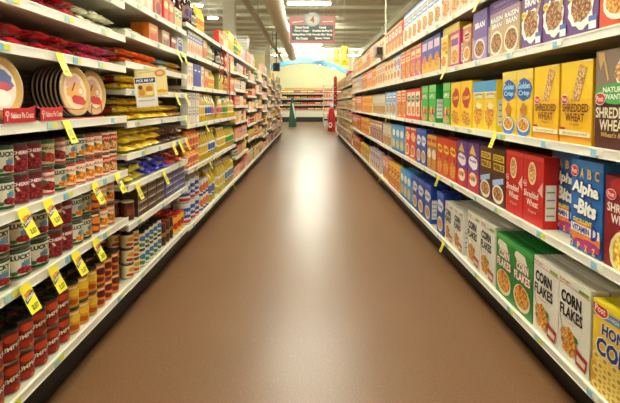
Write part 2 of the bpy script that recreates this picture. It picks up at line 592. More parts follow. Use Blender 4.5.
def art_raisin(a):
    a.rect(0, 0, 1, 1, M('6f4382')); a.rect(0.0, 0.84, 1, 1.0, M('7d5292'))
    a.otext('RAISIN', 0.5, 0.83, 0.13, M('f4f0f4'), M('4a2a60'), 0.84, 0.04)
    a.otext('BRAN', 0.5, 0.67, 0.13, M('f4f0f4'), M('4a2a60'), 0.66, 0.04)
    splash(a, 0.47, 0.33, 0.34, 0.2, BRAN(), 3)
    a.poly([(0.62, 0.42), (0.9, 0.64), (0.96, 0.61), (0.72, 0.36)], M('b8a06a'))
    a.ell(0.14, 0.5, 0.12, 0.055, M(YEL)); a.text('NEW', 0.14, 0.5, 0.035, M('5a3080'))
    a.rect(0.74, 0.05, 0.97, 0.2, M('e8ecf4')); a.rect(0.74, 0.14, 0.97, 0.2, M('6070b8'))
    logo_post(a, 0.2, 0.95, 0.08)
def art_natbran(a):
    a.rect(0, 0, 1, 1, M('c8a878')); a.rect(0, 0.78, 1, 1, M('a98a94'))
    a.otext('RAISIN', 0.5, 0.84, 0.12, M(W), M('6a4a70'), 0.88, 0.04)
    a.otext('BRAN', 0.52, 0.7, 0.12, M(W), M('6a4a70'), 0.72, 0.04)
    a.ell(0.5, 0.3, 0.46, 0.28, M('efe4d0')); a.ell(0.5, 0.31, 0.38, 0.22, BRAN())
def art_shred(a):
    a.rect(0, 0, 1, 1, M('f0b818')); a.rect(0, 0.55, 1, 1, M('f4c81c')); a.rect(0, 0, 1, 0.1, M('e89c1c'))
    a.poly([(0.36, 0.52), (0.62, 0.52), (0.86, 0.9), (0.62, 0.96)], M('c88a38'))
    a.poly([(0.385, 0.535), (0.605, 0.535), (0.83, 0.895), (0.625, 0.945)], TAN())
    a.poly([(0.72, 0.98), (0.98, 0.98), (0.98, 1.0), (0.72, 1.0)], M('f6ecb0'))
    logo_post(a, 0.14, 0.545, 0.1)
    a.text('SHREDDED', 0.5, 0.44, 0.1, M('6a3010'), 0.84, 0.02)
    a.text('WHEAT', 0.5, 0.325, 0.1, M('6a3010'), 0.6, 0.02)
    a.text('Original', 0.5, 0.24, 0.04, M('8a4a18'), 0.3, 0.0, 0.2)
    a.poly([(0, 0.1), (1, 0.1), (1, 0.155), (0, 0.175)], M('f8ecc0')); a.rect(0.0, 0.17, 0.2, 0.2, M('b03020'))
    a.text('100% WHOLE GRAIN WHEAT', 0.52, 0.13, 0.03, M('8a6a30'), 0.8, 0)
def art_advantage(a):
    a.rect(0, 0, 1, 1, M('4e1612')); a.rect(0, 0.58, 1, 1, M('8a7464'))
    a.blob(0.7, 0.74, 0.22, 0.16, M('f0e8d8'), 4, 20, 0.1); a.blob(0.62, 0.76, 0.17, 0.1, TAN(), 9, 16, 0.2)
    a.poly([(0.62, 0.8), (0.70, 1.0), (0.78, 1.0), (0.72, 0.8)], M('b8bcc0'))
    a.poly([(0.05, 0.98), (0.12, 0.8), (0.2, 0.9), (0.3, 0.68), (0.34, 0.7), (0.2, 0.98)], M('c8a060'))
    a.blob(0.5, 0.56, 0.52, 0.1, M('4aa04c'), 2, 20, 0.08)
    a.text('NATURAL', 0.5, 0.6, 0.055, M('f4f4e0'), 0.6, 0.03); a.text('ADVANTAGE', 0.5, 0.53, 0.055, M('f4f4e0'), 0.72, 0.03)
    logo_post(a, 0.14, 0.51, 0.11)
    a.text('SHREDDED', 0.5, 0.37, 0.11, M('f0e4c0'), 0.9, 0.025)
    a.text('WHEAT', 0.48, 0.245, 0.11, M('f0e4c0'), 0.66, 0.025)
    a.text("Wheat'n Bran", 0.5, 0.15, 0.05, M('e8c060'), 0.6, 0.01, 0.2)
def art_gcrisp(a):
    a.rect(0, 0, 1, 1, M('f2c428')); a.rect(0, 0.86, 1, 1, M('f4d860'))
    a.blob(0.5, 0.7, 0.46, 0.17, M('2868c0'), 6, 20, 0.1)
    a.otext('Golden', 0.48, 0.76, 0.1, M('a8dcf8'), M('144a98'), 0.8, 0.04, 0.2, 0.08)
    a.otext('Crisp', 0.5, 0.64, 0.1, M('a8dcf8'), M('144a98'), 0.7, 0.04, 0.2, 0.08)
    a.ell(0.5, 0.14, 0.44, 0.15, M('3878c8')); a.ell(0.5, 0.17, 0.37, 0.11, M('f4f0e0')); a.ell(0.5, 0.175, 0.32, 0.09, FLAKES())
    a.blob(0.5, 0.4, 0.2, 0.1, M('c87c28'), 3, 14, 0.2)
    a.poly([(0.2, 0.34), (0.26, 0.34), (0.72, 0.22), (0.7, 0.2)], M('c8c8d0'))
def art_yelblue(a):
    a.rect(0, 0, 1, 1, M('f2cc24')); a.rect(0, 0.78, 1, 1, M('4a9cc8')); a.rect(0, 0.76, 1, 0.78, M(W))
    a.otext('Golden', 0.5, 0.7, 0.11, M('fff8d0'), M('a8501c'), 0.8, 0.03, 0.2); a.blob(0.5, 0.3, 0.38, 0.24, FLAKES(), 8)
    a.blob(0.55, 0.5, 0.25, 0.06, M('f4e4a8'), 2)
def art_yelred(a):
    a.rect(0, 0, 1, 1, M('f0c418')); a.blob(0.52, 0.63, 0.36, 0.22, M('b83018'), 5, 18, 0.12)
    a.text('Crunch', 0.52, 0.65, 0.09, M('f4d868'), 0.56, 0.03, 0.2, 0.1); a.blob(0.5, 0.2, 0.4, 0.16, FLAKES(), 4)
def art_green(a):
    a.rect(0, 0, 1, 1, M('3cb04a')); a.rect(0, 0.82, 1, 1, M('7cc86c'))
    for k, c in enumerate(('d84030', 'f0c838', '5a3080', 'f08030')):
        a.ell(0.2 + 0.2 * k, 0.28 + 0.06 * (k % 2), 0.13, 0.1, M(c), 10)
    a.otext('APPLE', 0.5, 0.7, 0.12, M('f0f0c0'), M('184820'), 0.8, 0.04)
    a.ell(0.5, 0.12, 0.44, 0.1, TAN())
def art_redwht(a):
    a.rect(0, 0, 1, 1, M('d8301c')); a.rect(0.08, 0.12, 0.92, 0.9, M('ece4d0'))
    a.blob(0.5, 0.3, 0.34, 0.16, FLAKES(), 7); a.blob(0.5, 0.68, 0.36, 0.12, M('2c6a30'), 3); a.text('Crisp', 0.5, 0.68, 0.08, M(W), 0.5, 0.03, 0.1)
def art_redshred(a):
    a.rect(0, 0, 1, 1, M('c81e1c')); a.rect(0, 0.94, 1, 1, M('e04030'))
    a.ell(0.45, 0.74, 0.2, 0.17, M('e8c890')); a.ell(0.45, 0.74, 0.16, 0.14, TAN())
    a.poly([(0.75, 0.52), (0.98, 0.66), (0.98, 0.44)], M('e8b0a0'))
    a.text('Shredded', 0.42, 0.43, 0.1, M('f6e8d8'), 0.74, 0.015, 0.15)
    a.text("Wheat", 0.5, 0.31, 0.1, M('f6e8d8'), 0.56, 0.015, 0.15)
    a.text('Original', 0.5, 0.18, 0.05, M('f0c8b8'), 0.4, 0.0, 0.15); logo_post(a, 0.12, 0.57, 0.08)
def art_alpha(a):
    a.rect(0, 0, 1, 1, M('2a6cb8')); a.rect(0.0, 0.9, 1, 1, M('3c84c8'))
    for t, x in (('A', 0.36), ('B', 0.6), ('C', 0.84)):
        a.otext(t, x, 0.86, 0.11, M('d8b068'), M('2c4a78'), 0.13, 0.04)
    logo_post(a, 0.12, 0.87, 0.11)
    a.otext('Alpha', 0.48, 0.68, 0.17, M('f6f4ec'), M('142a68'), 0.86, 0.05, 0.09, 0.1, -0.04)
    a.otext('-Bits', 0.5, 0.49, 0.17, M('f6f4ec'), M('142a68'), 0.72, 0.05, 0.09, 0.1, -0.04)
    a.blob(0.55, 0.2, 0.5, 0.14, M('e8862c'), 3, 20, 0.1); a.blob(0.62, 0.09, 0.42, 0.06, M('b03080'), 5, 20, 0.1)
    a.text('EXCELLENT', 0.45, 0.335, 0.045, M('f8e040'), 0.6, 0.03); a.rect(0.08, 0.2, 0.98, 0.29, M('f4f0f4'))
    a.text('VITAMIN', 0.4, 0.245, 0.07, M('2a3c90'), 0.56, 0.04); a.text('D', 0.84, 0.255, 0.16, M('2a3c90'), 0.2, 0.05)
    for t, x in (('O', 0.12), ('P', 0.36), ('X', 0.6), ('Z', 0.84)):
        a.text(t, x, 0.06, 0.08, M('e8c070'), 0.1, 0.05)
def art_spoon(a):
    a.rect(0, 0, 1, 1, M('84141c')); a.ell(0.62, 0.9, 0.5, 0.12, M('b02a28'))
    a.text('SHREDDED', 0.5, 0.66, 0.1, M('f4e8d8'), 0.88, 0.025); a.text('WHEAT', 0.46, 0.54, 0.1, M('f4e8d8'), 0.6, 0.025)
    a.ell(0.66, 0.18, 0.52, 0.3, M('e8d8a8')); a.ell(0.66, 0.19, 0.45, 0.25, SQUARES()); a.ell(0.75, 0.35, 0.07, 0.04, M('d02030'))
    logo_post(a, 0.16, 0.8, 0.1)
def art_pebbleb(a):
    a.rect(0, 0, 1, 1, M('54281a')); a.rect(0.1, 0.78, 0.9, 0.9, M('e8c828')); a.rect(0.14, 0.62, 0.92, 0.74, M('e8c828'))
    a.text('COCOA', 0.5, 0.84, 0.09, M('54281a'), 0.7, 0.05); a.text('PEBBLES', 0.53, 0.68, 0.09, M('54281a'), 0.7, 0.05)
    a.ell(0.5, 0.2, 0.42, 0.17, M('e4dccc')); a.ell(0.5, 0.21, 0.34, 0.12, BRAN()); a.poly([(0.1, 0.42), (0.9, 0.52), (0.9, 0.42), (0.1, 0.32)], M('98b8e0'))
def art_pebblef(a):
    a.rect(0, 0, 1, 1, M('6c3a88')); a.rect(0, 0, 1, 0.4, M('c82c38')); a.blob(0.5, 0.6, 0.42, 0.13, M('f4ecec'), 4, 20, 0.12)
    a.text('Fruity', 0.5, 0.63, 0.08, M('5a2c80'), 0.6, 0.04, 0.1); a.ell(0.5, 0.26, 0.36, 0.14, M('f2e8d0'))
    for k, c in enumerate(('e84838', 'f0c030', '48a848', 'f08c30', '7848a8', 'f0c030')):
        a.ell(0.24 + 0.1 * k, 0.27 + 0.04 * (k % 2), 0.08, 0.05, M(c), 8)
    a.poly([(0.2, 0.78), (0.5, 0.98), (0.8, 0.76)], M('e8c050'))
def art_redyel(a):
    a.rect(0, 0, 1, 1, M('cc3820')); a.blob(0.5, 0.72, 0.4, 0.12, M('f0c828'), 4); a.text('Waffle', 0.5, 0.72, 0.09, M('9a2418'), 0.6, 0.04, 0.1)
    a.ell(0.5, 0.26, 0.4, 0.2, FLAKES()); a.ell(0.7, 0.5, 0.1, 0.06, M('6c3818'))
def art_multi(a):
    a.rect(0, 0, 1, 1, M('a86a38')); a.rect(0, 0.7, 1, 1, M('e8a838')); a.ell(0.5, 0.45, 0.4, 0.16, M('f0e4c8')); a.ell(0.5, 0.2, 0.36, 0.14, FLAKES()); a.rect(0.1, 0.8, 0.9, 0.9, M('b83828'))
def art_blue(a):
    a.rect(0, 0, 1, 1, M('2444a0')); a.blob(0.5, 0.68, 0.42, 0.15, M('e8ecf4'), 6); a.text('Frosted', 0.5, 0.68, 0.09, M('2444a0'), 0.66, 0.03, 0.2)
    a.ell(0.5, 0.24, 0.4, 0.18, M('e8e4e0')); a.ell(0.5, 0.24, 0.33, 0.13, TAN()); a.rect(0, 0.9, 1, 1, M('3c68c8'))
def art_ltblue(a):
    a.rect(0, 0, 1, 1, M('4a9cd8')); a.ell(0.5, 0.7, 0.4, 0.14, M('f4f2e4')); a.ell(0.5, 0.28, 0.36, 0.18, M('e8c868')); a.rect(0, 0, 1, 0.08, M('2458a8'))
def art_cfwhite(a):
    a.rect(0, 0, 1, 1, M('e9e6d8'))
    a.text("Kellogg's", 0.2, 0.935, 0.045, M('c83028'), 0.36, 0.01, 0.2); a.poly([(0.02, 0.895), (1, 0.89), (1, 0.897), (0.02, 0.902)], M('c83028'))
    a.rect(0.66, 0.905, 0.97, 0.945, M('a8d060')); a.text('GOOD DAY', 0.815, 0.925, 0.025, M('2c6a28'), 0.28, 0.02)
    a.text('CORN', 0.42, 0.75, 0.15, M(K), 0.66, 0.045); a.text('FLAKES', 0.43, 0.58, 0.14, M(K), 0.74, 0.03)
    a.text('Original', 0.4, 0.47, 0.035, M('d86050'), 0.3, 0, 0.2)
    a.blob(0.36, 0.25, 0.26, 0.16, FLAKES(), 11, 20, 0.18); a.poly([(0.05, 0.5), (0.085, 0.5), (0.3, 0.22), (0.26, 0.2)], M('a8a8a0'))
    a.poly([(0.62, 0.06), (0.93, 0.04), (0.98, 0.2), (0.62, 0.24)], M('b02c24')); a.poly([(0.66, 0.1), (0.9, 0.085), (0.93, 0.15), (0.66, 0.18)], M('e0d4c0'))
    a.ell(0.62, 0.33, 0.06, 0.035, M('3c8c40'))
def art_cfgreen(a):
    a.rect(0, 0, 1, 1, M('2c8a38')); a.rect(0, 0.92, 1, 1, M('48a84c')); a.blob(0.42, 0.82, 0.3, 0.1, M('ece4cc'), 4, 16, 0.2)
    a.otext('CORN', 0.5, 0.7, 0.13, M('f6f0e4'), M('b03020'), 0.6, 0.04, 0.08, 0, 0.02); a.otext('FLAKES', 0.5, 0.545, 0.13, M('f6f0e4'), M('b03020'), 0.8, 0.03, 0.08, 0, 0.02)
    a.ell(0.5, 0.24, 0.42, 0.2, M('e8dcc0')); a.ell(0.5, 0.26, 0.37, 0.17, FLAKES()); a.ell(0.45, 0.4, 0.06, 0.03, M('c82828'))
def art_honey(a):
    a.rect(0, 0, 1, 1, M('f0c828')); a.poly([(0, 0.82), (1, 0.86), (1, 0.94), (0, 0.92)], M('5c8cc0'))
    a.text('NO HIGH FRUCTOSE', 0.6, 0.885, 0.04, M(W), 0.7, 0.01, 0, 0.03); logo_post(a, 0.16, 0.915, 0.15)
    a.rect(0.0, 0.96, 1, 1, M('f4dc30'))
    a.otext('HONEY', 0.58, 0.73, 0.13, M('1c2c78'), M('f4f0e0'), 0.74, 0.04, 0.05, 0.1, 0.03)
    a.otext('COMB', 0.56, 0.53, 0.2, M('1c2c78'), M('f4f0e0'), 0.9, 0.04, 0.05, 0.1, 0.03)
    rnd = random.Random(3)
    a.rect(0, 0, 1, 0.3, M('e0a818')); l0 = a.l
    for i in range(5):
        for j in range(5):
            cx, cy = 0.12 + 0.2 * i + (0.1 if j % 2 else 0), 0.05 + 0.085 * j
            if cx > 0.92: continue
            a.l = l0 + (i + j) % 2 * 2
            a.ell(cx, cy, 0.1, 0.055, M('f4dc78'), 6); a.ell(cx, cy, 0.045, 0.022, M('c88c18'), 6)
def art_magenta(a):
    a.rect(0, 0, 1, 1, M('c83878')); a.rect(0.1, 0.1, 0.9, 0.9, M('e8c890')); a.ell(0.5, 0.3, 0.34, 0.18, FLAKES()); a.rect(0.15, 0.6, 0.85, 0.8, M('8a3c98'))
def art_lilac(a):
    a.rect(0, 0, 1, 1, M('a888c0')); a.rect(0, 0.45, 1, 1, M('7058a0')); a.text('BRAN', 0.5, 0.72, 0.12, M(W), 0.7, 0.04); a.ell(0.5, 0.25, 0.4, 0.2, M('e8dcc8')); a.ell(0.5, 0.25, 0.33, 0.15, BRAN())
def art_bluepur(a):
    a.rect(0, 0, 1, 1, M('5058b0')); a.rect(0, 0, 1, 0.35, M('e8b040')); a.ell(0.5, 0.35, 0.38, 0.2, FLAKES()); a.rect(0.1, 0.68, 0.9, 0.9, M('e8c8d8'))

def panel_art(bg, c2, c3, k):
    """front of a box whose print is too far off to read: title block, picture, badges"""
    def f(a):
        rnd = random.Random(sum(map(ord, bg + c2)) + k)
        a.rect(0, 0, 1, 1, M(bg)); a.rect(0, 0.94, 1, 1, M(c2)); a.rect(0, 0, 1, 0.035, M(c3))
        if k % 3 == 0:
            a.blob(0.5, 0.72, 0.42, 0.13, M(c2), k + 2); a.rect(0.2, 0.72, 0.8, 0.78, M(c3)); a.rect(0.26, 0.65, 0.74, 0.69, M(c3))
            a.ell(0.5, 0.27, 0.4, 0.19, M('f0e8d4')); a.ell(0.5, 0.28, 0.33, 0.14, FLAKES(), 14)
        elif k % 3 == 1:
            a.rect(0.06, 0.6, 0.94, 0.86, M(c2)); a.rect(0.12, 0.75, 0.88, 0.82, M(c3)); a.rect(0.18, 0.65, 0.82, 0.71, M(bg)); a.blob(0.5, 0.3, 0.4, 0.2, TAN(), k)
            a.blob(0.4, 0.26, 0.2, 0.12, FLAKES(), k + 4)
        else:
            a.rect(0, 0.035, 1, 0.42, M(c2)); a.ell(0.5, 0.7, 0.4, 0.14, M(c3)); a.rect(0.2, 0.69, 0.8, 0.74, M(bg)); a.blob(0.45, 0.26, 0.38, 0.17, FLAKES(), 12)
        bx = rnd.choice((0.16, 0.84))
        a.ell(bx, 0.5, 0.11, 0.05, M(rnd.choice(('c82828', '2c58a8', 'f0d030', '3c8c48'))), 10)
        a.rect(1 - bx - 0.1, 0.06, 1 - bx + 0.1, 0.13, M('f0ece0'))
    return f

CW, CD, CH = 0.196, 0.062, 0.30
P = {}
def C(key, desc, bg, art, w=CW, d=CD, h=CH, side=None, **kw):
    P[key] = carton(desc, w, d, h, bg, art, side, **kw)
C('raisin', 'purple raisin bran box', '6f4382', art_raisin, h=0.30)
C('natbran', 'tan and mauve raisin bran box', 'c8a878', art_natbran, w=0.19, h=0.225)
C('lilac', 'lilac bran flakes box', '8a70b0', art_lilac, h=0.28)
C('brownbran', 'orange brown bran box', 'c07838', panel_art('c88048', 'e8c090', '8a2c50', 0), h=0.235)
C('magenta', 'magenta bordered cereal box', 'c83878', art_magenta, h=0.235)
C('yellow_a', 'plain yellow cereal box', 'f0cc30', panel_art('f0cc30', 'e8e0c0', 'd08830', 2), h=0.235)
C('bluepur', 'blue and gold cereal box', '5058b0', art_bluepur, h=0.28)
C('pinkyel', 'pink and yellow cereal box', 'd85888', panel_art('d85888', 'f0d050', 'f4e8c8', 1), h=0.28)
C('orange_near', 'orange red cereal box', 'e0481c', panel_art('e0481c', 'f4d8a0', 'f0c050', 0), h=0.30)
C('shred', 'yellow original shredded wheat box', 'f0b818', art_shred)
C('advantage', 'dark brown green-banded wheat box', '4e1612', art_advantage, h=0.32, w=0.21)
C('gcrisp', 'yellow box with blue lettering patch', 'f2c428', art_gcrisp, w=0.18)
C('yelblue', 'yellow box with light blue top', 'f2cc24', art_yelblue, w=0.18, h=0.27)
C('yelred', 'yellow box with round red patch', 'f0c418', art_yelred, w=0.185, h=0.285)
C('green', 'bright green cereal box', '3cb04a', art_green, w=0.19, h=0.29, side='1c9838')
C('redwht', 'red framed white cereal box', 'd8301c', art_redwht, h=0.28)
C('orange_b', 'orange flakes box with cream panel', 'ec8038', panel_art('ec7a34', 'f4e0b8', 'd84828', 1), h=0.28)
C('bluewht', 'pale blue and white cereal box', 'b8cce0', panel_art('b8cce0', '5088c8', 'f0f0ec', 1), h=0.28)
C('greywht', 'pale grey and cream cereal box', 'cfcab8', panel_art('cfcab8', '988878', 'e8dcb8', 2), h=0.27)
C('yelora', 'yellow and orange cereal box', 'f0c040', panel_art('f0c040', 'f09038', 'd84028', 2), h=0.27)
C('redshred', 'red original shredded wheat box', 'c81e1c', art_redshred, h=0.295)
C('alpha', 'blue letter cereal box', '2a6cb8', art_alpha, h=0.32, w=0.2)
C('spoon', 'dark red shredded wheat box with bowl', '84141c', art_spoon, h=0.29, w=0.22)
C('pebbleb', 'brown box with yellow lettering', '54281a', art_pebbleb, w=0.175, h=0.285)
C('pebblef', 'purple and red fruit cereal box', '6c3a88', art_pebblef, w=0.175, h=0.285)
C('redyel', 'red box with yellow splash', 'cc3820', art_redyel, w=0.18, h=0.27)
C('multi', 'caramel brown cereal box', 'a86a38', art_multi, w=0.18, h=0.27)
C('blue', 'dark blue frosted cereal box', '2444a0', art_blue, h=0.30)
C('redtan', 'red and tan cereal box', 'd84030', panel_art('d84030', 'f0d8b0', 'f0b840', 0), h=0.29)
C('ltblue', 'light blue cereal box', '4a9cd8', art_ltblue, h=0.28)
C('purpyel', 'purple and yellow cereal box', '8858a8', panel_art('8858a8', 'f0c840', 'e8e0d0', 1), h=0.27)
C('cfwhite', 'white corn flakes box', 'e9e6d8', art_cfwhite, h=0.31, w=0.2, top='e0dcc8')
C('cfsmall', 'smaller white corn flakes box', 'e4e2d4', art_cfwhite, h=0.27, w=0.17, top='d8d4c4')
C('cfgreen', 'green corn flakes box', '2c8a38', art_cfgreen, h=0.30, w=0.195, side='1c7c30')
C('honey', 'yellow honeycomb cereal box', 'f0c828', art_honey, h=0.30, w=0.23, top='f0dc30')
C('lavender', 'white and lavender cereal box', 'dcd4e0', panel_art('e0dce4', '9880b8', 'e8a850', 0), h=0.28)
C('pinkora', 'pink and orange cereal box', 'e88898', panel_art('e88898', 'f0a048', 'f4e8d0', 2), h=0.28)
C('redora', 'red and orange cereal box', 'd84828', panel_art('d84828', 'f0a030', 'f4dca0', 1), h=0.28)
C('peach', 'pale peach cereal box', 'e8c8a0', panel_art('ecd0ac', 'd89878', 'f4ecd8', 1), h=0.29)
C('whtblue', 'tall white and blue cereal box', 'e4e8ec', panel_art('e4e8ec', '7898c8', 'e8c878', 1), h=0.30)
C('coral', 'coral red granola box', 'e06848', panel_art('e06848', 'f0c098', 'f4e4d0', 2), h=0.28)
C('creamy', 'cream and gold granola box', 'ecdcb0', panel_art('ecdcb0', 'd8a048', 'c86838', 0), h=0.27)
FARC = [('f09858', 'f4e0b8', 'd84828'), ('f0d060', 'e88840', 'f4f0e0'), ('e8b8a0', 'd86858', 'f4ecd8'), ('e0a060', 'f4e8c8', '884828'), ('d85848', 'f0d090', 'f4ecd8'), ('e8e0c8', 'a8b868', 'e89850'), ('d8a8b8', 'a05888', 'f0e8d8'), ('b8c8a0', 'f0d870', '688848')]
FARN = ['orange', 'gold', 'salmon', 'ochre', 'red', 'cream', 'pink', 'sage green']
for i, c in enumerate(FARC):
    C('far%d' % i, FARN[i] + ' cereal box', c[0], panel_art(c[0], c[1], c[2], i), w=0.18, h=0.25, d=0.06)
    C('farlo%d' % i, 'low ' + FARN[i] + ' snack bar box', c[0], panel_art(c[0], c[1], c[2], i + 1), w=0.17, h=0.19, d=0.06)

# ---- tins
tinm = M('b8b8b4', 0.25, 1.0); darktin = M('55534e', 0.3, 1.0)
def tin(desc, r, h, bg, art=None, lid='55534e', kind='tin_can', cat='tin can', band=None, lidh=0.004):
    mb = MB(); mm = M(bg, 0.3)
    mb.lathe([(r * 0.96, 0), (r, 0.003), (r, 0.006), (r * 0.985, 0.007)], tinm, 24, (0, r, 0))
    mb.lathe([(r * 0.985, 0.007), (r * 0.985, h - 0.007)], mm, 24, (0, r, 0))
    mb.f.pop(); mb.fm.pop(); mb.sm.pop()
    if art:
        art(cyl_art(mb, r * 0.987, 0.007, h - 0.014, 2 * r * 1.35))
    ld = MB(); lm = M(lid, 0.3, 0.8) if lid == '55534e' else M(lid, 0.4)
    ld.lathe([(r * 0.985, h - 0.007), (r, h - 0.005), (r, h - 0.001), (r * 0.97, h), (r * 0.92, h - 0.003), (r * 0.7, h - 0.003), (r * 0.66, h - 0.002), (0.0001, h - 0.002)], lm, 24, (0, r, 0))
    return Prod(kind, cat, desc, 2 * r, 2 * r, h, mb.mesh('can_body'), [('lid', ld.mesh('can_lid'))])
def art_lucky(food):
    def f(a):
        a.rect(0, 0, 1, 1, M('e8e4d0')); a.rect(0, 0, 1, 0.1, M('1c4a28')); a.rect(0, 0.92, 1, 1, M('1c4a28'))
        a.text('LUCKY', 0.5, 0.76, 0.18, M('14301c'), 0.5, 0.05); a.text('LEAF', 0.62, 0.6, 0.08, M('2c7038'), 0.2, 0.04)
        a.rect(0.46, 0.38, 0.7, 0.56, M('5888a8')); a.blob(0.56, 0.26, 0.2, 0.15, food, 4); a.ell(0.3, 0.2, 0.1, 0.07, M('3c7040'))
        a.rect(0.04, 0.2, 0.14, 0.7, M('a8a498')); a.rect(0.88, 0.2, 0.96, 0.5, M('b8a868'))
    return f
def art_comstock(bg, food, acc):
    def f(a):
        a.rect(0, 0, 1, 1, M(bg)); a.blob(0.5, 0.3, 0.3, 0.26, food, 5); a.rect(0.1, 0.62, 0.9, 0.84, M(acc))
        a.text('CHERRY', 0.5, 0.73, 0.13, M(W), 0.6, 0.03, 0.1); a.poly([(0.12, 0.9), (0.2, 0.96), (0.42, 0.5), (0.36, 0.46)], M('e4d8c0'))
    return f
def art_fruit(bg, food, t, c):
    def f(a):
        a.rect(0, 0, 1, 1, M(bg)); a.rect(0, 0.9, 1, 1, M(c)); a.rect(0, 0, 1, 0.08, M(c)); a.text(t, 0.5, 0.72, 0.13, M(c), 0.62, 0.03, 0.1)
        a.blob(0.5, 0.34, 0.3, 0.22, food, 3); a.ell(0.3, 0.5, 0.09, 0.1, M('3c6838'), 8)
    return f
def art_pumpkin(a):
    a.rect(0, 0, 1, 1, M('8c1c14')); a.poly([(0, 0.5), (1, 0.74), (1, 0.5), (0, 0.28)], M('14100c'))
    a.ell(0.5, 0.82, 0.26, 0.14, M('d0481c')); a.text('PUMPKIN', 0.5, 0.51, 0.17, M('ece0c8'), 0.84, 0.03, 0, 0.2)
    a.blob(0.4, 0.2, 0.24, 0.13, M('a82818'), 3); a.rect(0.55, 0.05, 0.9, 0.16, M('c86828'))
def art_squash(bg, c1, c2):
    def f(a):
        a.rect(0, 0, 1, 1, M(bg)); a.blob(0.55, 0.62, 0.3, 0.2, M(c1), 5); a.blob(0.4, 0.24, 0.26, 0.14, M(c2), 7); a.rect(0.1, 0.84, 0.6, 0.93, M('f0e0b0'))
    return f
TR, TH = 0.0395, 0.103
P['lucky'] = tin('cream green-rimmed fruit can', TR, TH, 'e8e4d0', art_lucky(CHERRY()), '1c3a24')
P['luckyp'] = tin('cream peach filling can', TR, TH, 'e8e4d0', art_lucky(PEACH()))
P['cherry'] = tin('dark red cherry filling can', TR, TH, '6c1420', art_comstock('6c1420', CHERRY(), '8c2030'))
P['strawb'] = tin('pink strawberry filling can', TR, TH, 'e0b0a0', art_fruit('e4d4c4', CHERRY(), 'STRAWBERRY', 'b82c28'))
P['peachc'] = tin('white can with yellow fruit', TR, TH, 'ece4d0', art_fruit('ece4d0', PEACH(), 'PEACH', 'c8401c'))
P['apple'] = tin('bright red apple can', TR, TH, 'c02818', art_fruit('c02818', TAN(), 'APPLE', 'f0d8b0'))
P['grnred'] = tin('tan green-banded can', TR, 0.15, 'd8b890', art_fruit('d8b890', BEANS(), 'MINCE', '3c7038'))
P['orangepk'] = tin('maroon can with orange fruit', TR, TH, '6c1c18', art_squash('6c1c18', 'e88820', 'e87818'))
P['orangewh'] = tin('white and orange apricot can', TR, TH, 'ecdcc0', art_fruit('ecdcc0', PEACH(), 'APRICOT', 'd86820'))
P['pumpkin'] = tin('dark red pumpkin can', TR, TH, '8c1c14', art_pumpkin)
P['squash'] = tin('yellow squash can', TR, TH, 'e0a020', art_squash('e0a020', 'f0c838', 'c85818'))
P['yam'] = tin('orange yam can with brown spots', TR, TH, 'e07c20', art_squash('e07c20', '5c2018', '7c2c18'))
P['milk'] = tin('small cream milk can', 0.033, 0.08, 'e8dcb0', art_squash('e8dcb0', 'd89828', 'b83020'))
P['grnwht'] = tin('white can with green print', 0.036, 0.10, 'e4e4d8', art_squash('e4e4d8', '3c78b0', '4c7c38'))
P['shorten'] = tin('white shortening tub with blue label', 0.068, 0.17, 'e4e8ec', lambda a: (a.rect(0, 0, 1, 1, M('e0e4ec')), a.rect(0, 0.3, 1, 0.8, M('2450a0')), a.text('Crisco', 0.5, 0.55, 0.2, M(W), 0.6, 0.04, 0.2), a.rect(0.1, 0.05, 0.9, 0.2, M('c83830'))), 'e8e8e4', 'shortening_tub', 'tub')
P['redtub'] = tin('blue shortening tub with red lid', 0.06, 0.14, '2c58a8', lambda a: (a.rect(0, 0, 1, 1, M('2c58a8')), a.ell(0.5, 0.5, 0.3, 0.3, M('e8ecf0')), a.text('Crisco', 0.5, 0.5, 0.2, M('c02828'), 0.5, 0.04, 0.2)), 'c82820', 'shortening_tub', 'tub')
P['lardtub'] = tin('white tub with orange print', 0.06, 0.13, 'ece8e0', lambda a: (a.rect(0, 0, 1, 1, M('ece8e0')), a.blob(0.6, 0.5, 0.3, 0.35, M('d87840'), 3), a.rect(0, 0, 1, 0.14, M('3060a8'))), 'e8e4e0', 'shortening_tub', 'tub')
P['jarbr'] = tin('brown glass jar with pale lid', 0.034, 0.105, '5c2414', lambda a: (a.rect(0, 0.15, 1, 0.8, M('6c2c18')), a.rect(0.2, 0.3, 0.8, 0.66, M('8c4828'))), 'd8ccb0', 'glass_jar', 'jar')
P['cyltin'] = tin('brown cocoa canister', 0.034, 0.15, '4c2818', lambda a: (a.rect(0, 0.2, 1, 0.8, M('3c1c14')), a.rect(0.1, 0.4, 0.9, 0.6, M('a07040'))), '8c2820', 'canister', 'canister')
P['redlid'] = tin('yellow canister with red lid', 0.036, 0.13, 'e8b828', lambda a: (a.rect(0, 0.2, 1, 0.7, M('e8a020')), a.ell(0.5, 0.45, 0.3, 0.2, M('b82820'))), 'c81c18', 'canister', 'canister', lidh=0.01)

